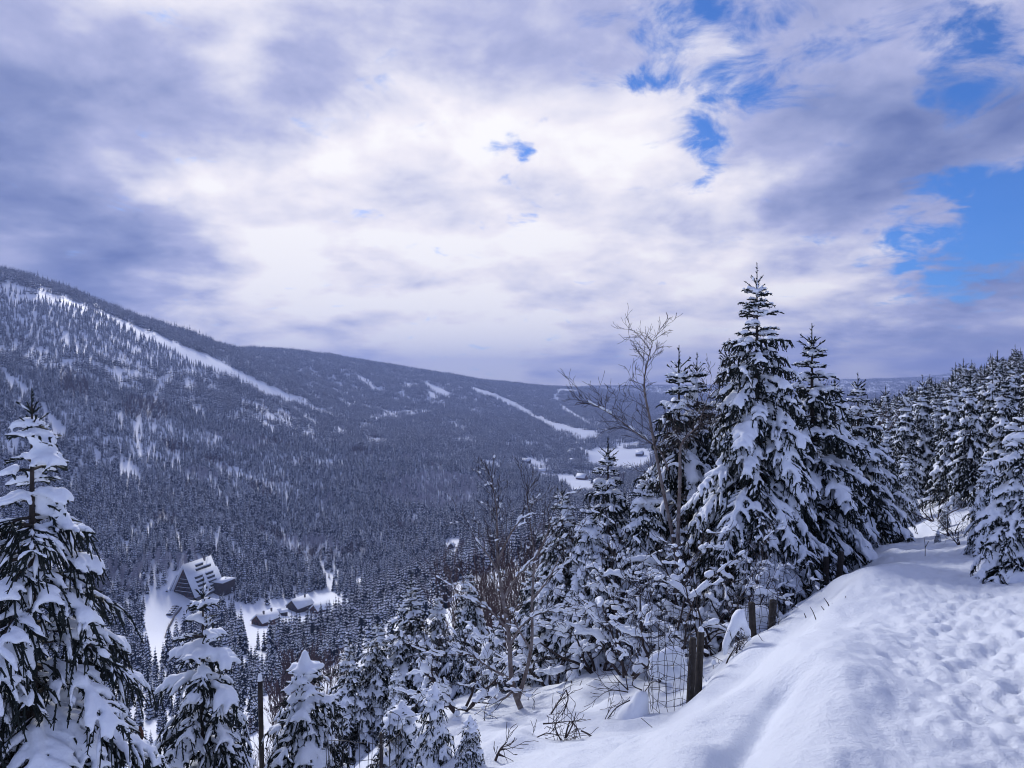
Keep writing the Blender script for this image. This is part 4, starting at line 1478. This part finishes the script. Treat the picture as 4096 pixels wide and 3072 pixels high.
def snow_lump(name, lab, u, vb, d, parts, voxel=.016, cat='snow lump'):
    """snow that caught on something: fused lumps given as (du, dv above base, along, radius)"""
    o = at(u, vb, d); o.z = gz(o.x, o.y) - .05
    c, dr, a, s, v = [], [], [], [], []
    k = d / F
    for du, dz, ra, rs, dirx, dirz in parts:
        c.append((du * k, 0, dz * k)); dr.append((dirx, .15, dirz)); a.append(ra * k); s.append(rs * k); v.append(rs * k)
    me = snow_mesh(name, [blobs(np.array(c), np.array(dr, float), np.array(a), np.array(s), np.array(v), ICO2)], voxel, .03)
    return tag(add(name, me, None, o), lab, cat), o


def chain(pts, n=9):
    """overlapping lumps along a line of (du, dz, radius)"""
    out = []
    for (a0, b0, r0), (a1, b1, r1) in zip(pts[:-1], pts[1:]):
        for k in range(n):
            t = k / n
            r = r0 + (r1 - r0) * t
            out.append((a0 + (a1 - a0) * t, b0 + (b1 - b0) * t, r * 1.15, r * random.uniform(.9, 1.1), a1 - a0 + .01, b1 - b0))
    return out


hood, o = snow_lump('snow_hood', 'snow hood draped over a broken stump beside the fence, arms reaching down', 737, 676, 8.5,
                    chain([(3, 42, 5.5), (1, 39, 6.5), (-2, 32, 5.5), (-7, 23, 4.5), (-11, 13, 3.6), (-12, 3, 2.6)]) + chain([(3, 40, 5), (8, 31, 3.6), (11, 24, 3), (12, 17, 2)]) + chain([(10, 8, 4), (4, 3, 5)]))
twig_thing('stump', 'broken dark stump and roots under the draped snow hood', 737, 668, 8.5, [[(724, 674), (728, 660), (737, 645)], [(731, 672), (736, 655), (738, 640)], [(738, 672), (740, 655), (738, 642)], [(744, 664), (746, 652), (744, 648)], [(737, 672), (741, 650)]], .02, 14, True, 'stump')
snow_lump('snow_cone', 'smooth cone of snow left of the tall wire guard', 637, 735, 7.9, chain([(4, 22, 8), (2, 15, 10), (-1, 6, 13), (-5, -6, 19)]), .02)
snow_lump('snow_dome', 'rounded snow dome at the bottom edge left of the wide wire guard', 318, 790, 5.9, [(0, 22, 14, 9, 0, 1), (0, 8, 10, 10, 1, 0)], .016)
snow_lump('snow_column', 'thick snow-caked column right beside the thin dark stake', 388, 790, 5.9, [(0, 26, 18, 8, 0, 1), (0, 8, 12, 8.5, 0, 1)], .016)
snow_lump('snow_mound', 'pair of snow humps lying under the small wire guard', 757, 628, 9.6, [(-14, 22, 12, 9, 1, .2), (2, 26, 12, 9, 1, .3), (12, 20, 10, 8, 1, 0), (-4, 10, 16, 10, 1, 0)], .02)
snow_lump('snow_mound', 'snow humps hanging on the bent bush behind the tall wire guard', 668, 675, 8.6, [(-8, 44, 12, 8, 1, .2), (6, 48, 12, 9, 1, -.3), (14, 36, 9, 7, .6, -1), (-14, 32, 9, 7, -.3, -1), (0, 28, 12, 9, 1, 0)], .02)
sb = spruce_at(402, 702, 7.8, MS_d, 'spruce bough bowed into an arch by snow behind the bent sapling', 1.3, name='bowed_spruce', sxy=1.7)

# ------------------------------------------------------------------ houses in the valley
M_wood = material('brown_boards', (.085, .034, .02), .8, .35, 1.5)
M_wood2 = material('dark_boards', (.045, .03, .028), .85, .35, 1.5)
M_pale = material('pale_render', (.55, .52, .5), .8, .1, 1.0)
M_glass = material('dark_window', (.015, .018, .025), .25, spec=.5)
M_roofsnow = material('snow_on_roof', SNOW, .7)
M_stone = material('stone_wall', (.16, .15, .16), .9, .4, .8)


def box(cx, cy_, cz, sx, sy, sz):
    x, y, z = sx / 2, sy / 2, sz / 2
    V = np.array([(a * x + cx, b * y + cy_, c * z + cz) for c in (-1, 1) for a, b in ((-1, -1), (1, -1), (1, 1), (-1, 1))])
    Fq = np.array([(3, 2, 1, 0), (4, 5, 6, 7), (0, 1, 5, 4), (1, 2, 6, 5), (2, 3, 7, 6), (3, 0, 4, 7)])
    return V, Fq


def boxes(name, bs, mat, parent):
    v, f = merge([box(*b) for b in bs])
    return add(name, new_mesh(name, v, f, [mat]), parent)


def gabled(name, W_, L, hw, hr, mat, parent):
    """walls with gables; ridge along y"""
    w, l = W_ / 2, L / 2
    V = [(-w, -l, -3), (w, -l, -3), (w, -l, hw), (0, -l, hw + hr), (-w, -l, hw), (-w, l, -3), (w, l, -3), (w, l, hw), (0, l, hw + hr), (-w, l, hw)]
    tri_ = [(4, 2, 3), (9, 8, 7)]
    quad_ = [(0, 1, 2, 4), (5, 9, 7, 6), (1, 6, 7, 2), (0, 4, 9, 5), (4, 3, 8, 9), (2, 7, 8, 3)]
    return add(name, new_mesh(name, V, [np.array(tri_), np.array(quad_)], [mat]), parent)


def slab(name, W_, L, hw, hr, ov, th, mat, parent, y0=None, y1=None, lift=0.0, cut=(0, 1), sides=(-1, 1)):
    """roof leaves of thickness th over a gable; cut picks a stretch between eave (0) and ridge (1)"""
    w = W_ / 2
    ls, le = (-L / 2 - ov if y0 is None else y0), (L / 2 + ov if y1 is None else y1)
    sl = math.hypot(w, hr)
    nx, nz = hr / sl, w / sl
    P = []
    for sgn in sides:
        e0 = cut[0] - (ov / sl if cut[0] == 0 else 0)
        e1 = cut[1]
        pr = []
        for t in (e0, e1):
            x, z = w * (1 - t), hw + hr * t
            pr.append(((x + nx * lift) * sgn, z + nz * lift))
            pr.append(((x + nx * (lift + th)) * sgn if t < 1 else x, z + (nz * (lift + th) if t < 1 else (lift + th) / nz)))
        V = np.array([(pr[i][0], y, pr[i][1]) for y in (ls, le) for i in (0, 1, 3, 2)])
        Fq = np.array([(0, 1, 2, 3), (7, 6, 5, 4), (0, 4, 5, 1), (1, 5, 6, 2), (2, 6, 7, 3), (3, 7, 4, 0)])
        if sgn < 0: Fq = Fq[:, ::-1]
        P.append((V, Fq))
    v, f = merge(P)
    return add(name, new_mesh(name, v, f, [mat]), parent)


def house(u, v, W_, L, hw, hr, head, lab, wall=None, wins=3, chim=1, name='chalet', ov=.7, group=None, shift=0, door=True):
    """house whose front gable stands where the line of sight (u, v) meets the slope; ridge runs off along compass heading"""
    p = hit(u, v)
    a = R_(head)
    c = Vector((p.x + math.sin(a) * (L / 2 + shift), p.y + math.cos(a) * (L / 2 + shift), 0))
    c.z = (gz(c.x, c.y) + p.z * 2) / 3
    r = empty(name, c, -a)
    tag(r, lab, 'house', group)
    gabled('wall', W_, L, hw, hr, wall or M_wood2, r)
    rf = slab('roof', W_, L, hw, hr, ov, .55, M_roofsnow, r)
    for k in range(chim):
        ch = boxes('chimney', [(W_ * .12, L * (.25 - .45 * k), hw + hr + .4, .9, .9, 2.2)], M_stone, rf)
    for k in range(wins):
        x = (k - (wins - 1) / 2) * W_ / (wins + .6)
        boxes('window', [(x, -L / 2 - .03, hw * .55, 1.3, .12, 1.4)], M_glass, r)
        boxes('window', [(W_ / 2 + .03, (k - (wins - 1) / 2) * L / (wins + .6), hw * .55, .12, 1.4, 1.3)], M_glass, r)
    if hr > 2.5: boxes('window', [(0, -L / 2 - .03, hw + hr * .35, 1.3, .12, 1.3)], M_glass, r)
    return r


# the big A-frame hotel
p = hit(183, 602)
HD = 18
a = R_(HD)
Wd, Ld, Hh, Hr = 21.0, 25.0, 1.2, 20.0
c = Vector((p.x + math.sin(a) * Ld / 2, p.y + math.cos(a) * Ld / 2, p.z - .3))
hotel = empty('hotel', c, -a)
tag(hotel, 'large brown A-frame hotel with a steep snowy roof cut by dark dormer rows', 'hotel')
gabled('wall', Wd - 1, Ld - 2.2, Hh, Hr - .6, M_wood, hotel)
rf = slab('roof', Wd, Ld, Hh, Hr, .8, .5, M_roofsnow, hotel)
low_r = slab('lower_roof', Wd, Ld, Hh, Hr, .8, .6, M_roofsnow, hotel, y0=-Ld / 2 - 1.4, y1=Ld / 2 + 1.0, lift=1.1, cut=(0, .66))
edge = slab('roof_edge', Wd, Ld, Hh, Hr, .6, .5, M_wood2, hotel, y0=-Ld / 2 - .5, y1=Ld / 2 + .5, lift=.55, cut=(0, .655))
sl_ = math.hypot(Wd / 2, Hr)
for t, ys, lf in ((.88, (0,), .3), (.76, (-1, 6), .3), (.53, (-5.5, 4.5), 1.5), (.40, (-5.5, 4.5), 1.5), (.27, (-5.5, 4.5), 1.5), (.14, (-5.5, 4.5), 1.5)):
    for y in ys:
        for sg in (1, -1):
            x = (Wd / 2 * (1 - t) + lf * Hr / sl_) * sg
            z = Hh + Hr * t + lf * Wd / 2 / sl_
            dm = boxes('dormer', [(x + .1 * sg, y, z, 1.5, 6.6, 1.5)], M_glass, hotel)
            boxes('snow_cap', [(x - .05 * sg, y, z + .95, 1.7, 7.0, .38)], M_roofsnow, dm)
yf = -Ld / 2 + 1.0
for lv, n in ((1.8, 6), (4.6, 5), (7.4, 4), (10.2, 3), (13.2, 2), (16, 1)):
    for k in range(n):
        boxes('window', [((k - (n - 1) / 2) * 2.9, yf + .02, lv, 1.7, .16, 1.6)], M_glass, hotel)
for lv, wd in ((3.3, 15), (6.1, 12), (8.9, 9), (11.7, 6)):
    bc = boxes('balcony', [(0, yf - .6, lv, wd, 1.3, .8)], M_wood2, hotel)
    boxes('snow_cap', [(0, yf - .6, lv + .46, wd * .9, .9, .12)], M_roofsnow, bc)
boxes('chimney', [(.8, 6, Hh + Hr + .8, 1.2, 1.2, 3.5)], M_stone, hotel)
boxes('antenna', [(0, 10.5, Hh + Hr + 1.5, .3, .3, 5.0)], M_post, hotel)
an = boxes('annex', [(14.5, 9.5, 2.0, 9, 12, 9)], M_wood2, hotel)
boxes('snow_cap', [(14.5, 9.5, 6.9, 9.8, 12.8, .7)], M_roofsnow, an)
boxes('plinth', [(0, 0, -1.6, Wd + 1, Ld - 1, 3.6)], M_stone, hotel)
# its gabled porch
po = gabled('porch', 5, 5, 2.2, 2.6, M_wood2, hotel)
po.location = (-Wd / 2 - 1.5, -Ld / 2 - 1.0, -.3)
po.rotation_euler = (0, 0, R_(30))
slab('snow_cap', 5, 5, 2.2, 2.6, .5, .5, M_roofsnow, po)

house(257, 626, 10, 14, 2.8, 4.2, 28, 'brown chalet with two chimneys on the open snow right of the hotel', M_wood, 3, 2)
house(292, 611, 12, 14, 3.0, 5.0, 30, 'larger dark gabled house in the small group right of the chalet', M_wood2, 3, 1)
house(314, 614.5, 8.5, 12, 2.8, 3.6, 34, 'smaller reddish house with one smooth snowy roof beside the larger dark one', M_wood, 2, 0)
house(278, 615, 4, 6, 2, 1.2, 60, 'low shed left of the larger dark gabled house', M_wood2, 1, 0, 'shed', .4)
house(271, 615, 4, 6, 2.2, 1.0, 60, 'flat shed behind the chalet with two chimneys', M_wood2, 1, 0, 'shed', .4)
house(451, 550, 5, 6, 2.6, 2.6, 8, 'tiny dark hut alone on a small white clearing', M_wood2, 1, 0, 'hut', .5)
for u, v, w_, l_, hw_, hr_, hd_, lab, wl in [
    (586, 480.5, 13, 17, 4, 6.5, -55, 'brown gabled house with a big snowy roof on the valley meadow', M_wood),
    (530, 464, 12, 16, 4.5, 4, -70, 'wide dark chalet on the left strip of valley meadow', M_wood2),
    (643, 457, 14, 15, 4, 6, -60, 'lone dark farmhouse high on the right of the valley meadow', M_wood2),
    (571, 455, 9, 9, 4, 5, -30, 'pale gabled house at the forest edge left of the meadow', M_pale),
    (575, 452.5, 9, 9, 3, 4, -60, 'small white-roofed house right behind the pale gabled one', M_pale),
    (635, 471, 13, 14, 4, 4, -70, 'low dark house among bushes in the lower right meadow', M_wood2),
    (586, 492.5, 9, 18, 3.5, 2.5, -80, 'long dark barn at the lower end of the meadow', M_wood2),
    (546, 473.5, 12, 18, 3, 4, -70, 'broad white-roofed house at the top of the middle meadow', M_pale),
    (573.5, 463, 8, 9, 3, 4, -40, 'white gabled cottage among the trees below the meadow', M_pale),
    (537, 473, 8, 9, 3.5, 3.5, -40, 'little snow-roofed cottage left of the broad white-roofed house', M_pale),
    (579.5, 445.5, 9, 12, 3.5, 4, -50, 'small house at the upper tip of the forest edge', M_pale),
    (572, 446.5, 9, 10, 3.5, 3.5, -60, 'tiny pale house deepest in the forest above the meadow', M_pale)]:
    house(u, v, w_, l_, hw_, hr_, hd_, lab, wl, 2, 1 if w_ > 9 else 0, group=None)


# parked cars under snow and the retaining wall beside the hotel yard
def car_parts(lab, loc_, rz):
    r = empty('parked_car', loc_, rz)
    tag(r, lab, 'car', 'snowed-in cars parked in a row at the hotel')
    V = [(-2.1, -.85, .35), (2.1, -.85, .35), (2.1, .85, .35), (-2.1, .85, .35), (-2.15, -.85, .85), (2.15, -.85, .8), (2.15, .85, .8), (-2.15, .85, .85), (-1.5, -.7, 1.4), (.75, -.7, 1.4), (.75, .7, 1.4), (-1.5, .7, 1.4), (1.3, -.82, .86), (1.3, .82, .86), (-2.0, -.82, .88), (-2.0, .82, .88)]
    add('body', new_mesh('body', V, [np.array([(3, 2, 1, 0), (0, 1, 5, 4), (1, 2, 6, 5), (2, 3, 7, 6), (3, 0, 4, 7), (4, 5, 6, 7)])], [M_carpaint]), r)
    add('cabin', new_mesh('cabin', V, [np.array([(14, 12, 9, 8), (12, 13, 10, 9), (13, 15, 11, 10), (15, 14, 8, 11), (8, 9, 10, 11)])], [M_glass]), r)
    boxes('snow_cap', [(-.35, 0, 1.62, 2.3, 1.5, .44), (1.6, 0, 1.0, 1.1, 1.6, .36)], M_roofsnow, r)
    for sx in (-1.3, 1.3):
        for sy in (-.8, .8):
            v, f = tubes([(sx, sy - .1, .33)], [(sx, sy + .1, .33)], [.33], [.33], 10)
            add('wheel', new_mesh('wheel', v, [f], [M_post]), r)
    return r


M_carpaint = material('dark_car_paint', (.05, .05, .07), .4)
order_w = ['car nearest the hotel porch in the snowed-in row of five', 'second snowed-in car from the hotel in the row of five', 'middle car of the snowed-in row of five', 'fourth snowed-in car from the hotel in the row of five', 'car farthest from the hotel in the snowed-in row of five']
e0, e1 = hit(175.5, 610), hit(169.5, 619)
for k in range(5):
    q = e0.lerp(e1, k / 4); q.z = gz(q.x, q.y)
    car_parts(order_w[k], q, R_(28))
wp = [hit(181, 610), hit(174, 619), hit(167, 630), hit(164.5, 640)]
V, Fq = [], []
for q in wp:
    z = gz(q.x, q.y)
    for dx in (0, .6):
        V += [(q.x + dx, q.y, z - 3.0), (q.x + dx, q.y, z + .9)]
for i in range(len(wp) - 1):
    b, n_ = i * 4, (i + 1) * 4
    Fq += [(b, n_, n_ + 1, b + 1), (b + 2, b + 3, n_ + 3, n_ + 2), (b + 1, n_ + 1, n_ + 3, b + 3)]
o_ = wp[0].copy()
tag(add('retaining_wall', new_mesh('retaining_wall', np.array(V) - np.array(o_), [np.array(Fq)], [M_stone]), None, o_), 'grey retaining wall along the lower side of the hotel yard', 'wall')

# ------------------------------------------------------------------ single trees of the valley
FTR = []
for k in range(6):
    me = FAR[k]
    FTR.append(me)
TRUNK = new_mesh('trunk', *[q if i == 0 else [q] for i, q in enumerate(tubes([(0, 0, -1.2)], [(0, 0, 9.6)], [.24], [.03], 5))], [M_bark])


def valley_tree(x, y, z, k, sc, rz, lab, group):
    r = tag(add('spruce', FTR[k], None, (x, y, z - .3), rz), lab, 'spruce', group)
    r.scale = (sc,) * 3
    t = add('trunk', TRUNK, r)
    return r


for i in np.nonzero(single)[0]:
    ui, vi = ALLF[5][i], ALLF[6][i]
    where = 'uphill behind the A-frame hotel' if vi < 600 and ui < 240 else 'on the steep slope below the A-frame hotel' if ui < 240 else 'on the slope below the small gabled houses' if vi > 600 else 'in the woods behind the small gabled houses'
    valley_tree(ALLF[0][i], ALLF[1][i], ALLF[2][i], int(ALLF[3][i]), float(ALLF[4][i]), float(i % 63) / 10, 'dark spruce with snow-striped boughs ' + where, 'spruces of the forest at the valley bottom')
for u, vt, vb, k, lab in [
    (241, 605, 633, 0, 'slim dark spruce standing alone left of the two-chimney chalet'),
    (258, 627, 650, 2, 'left one of the two spruces below the two-chimney chalet'),
    (264, 627, 652, 0, 'right one of the two spruces below the two-chimney chalet'),
    (176, 617, 648, 1, 'spruce closest to the retaining wall of the hotel yard'),
    (184, 610, 640, 3, 'spruce right below the front of the hotel'),
    (190, 611, 636, 0, 'small spruce under the hotel balconies'),
    (222, 598, 634, 3, 'broad dark spruce to the right of the hotel roof'),
    (230, 602, 636, 1, 'dark spruce between the broad one and the slim lone one'),
    (163, 640, 665, 1, 'spruce below the bend of the retaining wall'),
    (142, 600, 630, 2, 'spruce on the left rim of the hotel yard'),
    (346, 605, 616, 0, 'left small spruce at the lower rim of the clearing by the houses'),
    (334, 608, 617, 2, 'middle small spruce at the lower rim of the clearing by the houses'),
    (329, 572, 579, 0, 'little spruce alone in the upper part of the clearing by the houses'),
    (575, 449, 455, 0, 'left of the two lone dark spruces on the village meadow'),
    (588, 450, 457, 2, 'right of the two lone dark spruces on the village meadow'),
]:
    q = hit(u, vb)
    H = (vb - vt) / F * q.y
    valley_tree(q.x, q.y, q.z, k, H / 10.3, u, lab, 'single spruces round the valley houses')

# ------------------------------------------------------------------ the air of the valley
lo = float(gh.min()) - 1.0
hi = float(max(gh.max(), 0)) + 30
hv = np.array([(x, y, z) for z in (lo, hi) for x, y in ((-8700, -8700), (8700, -8700), (8700, 8700), (-8700, 8700))])
hf = np.array([(3, 2, 1, 0), (4, 5, 6, 7), (0, 1, 5, 4), (1, 2, 6, 5), (2, 3, 7, 6), (3, 0, 4, 7)])
M_haze = bpy.data.materials.new('haze')
M_haze.use_nodes = True
M_haze.node_tree.nodes.clear()
hq = G(M_haze.node_tree)
pv = hq.node('ShaderNodeVolumePrincipled')
pv.inputs['Color'].default_value = HAZE_COL + (1,)
pv.inputs['Density'].default_value = HAZE_D
pv.inputs['Anisotropy'].default_value = .2
om = hq.node('ShaderNodeOutputMaterial')
M_haze.node_tree.links.new(pv.outputs[0], om.inputs['Volume'])
haze = add('haze', new_mesh('haze', hv, hf, [M_haze]))
tag(haze, kind='stuff')
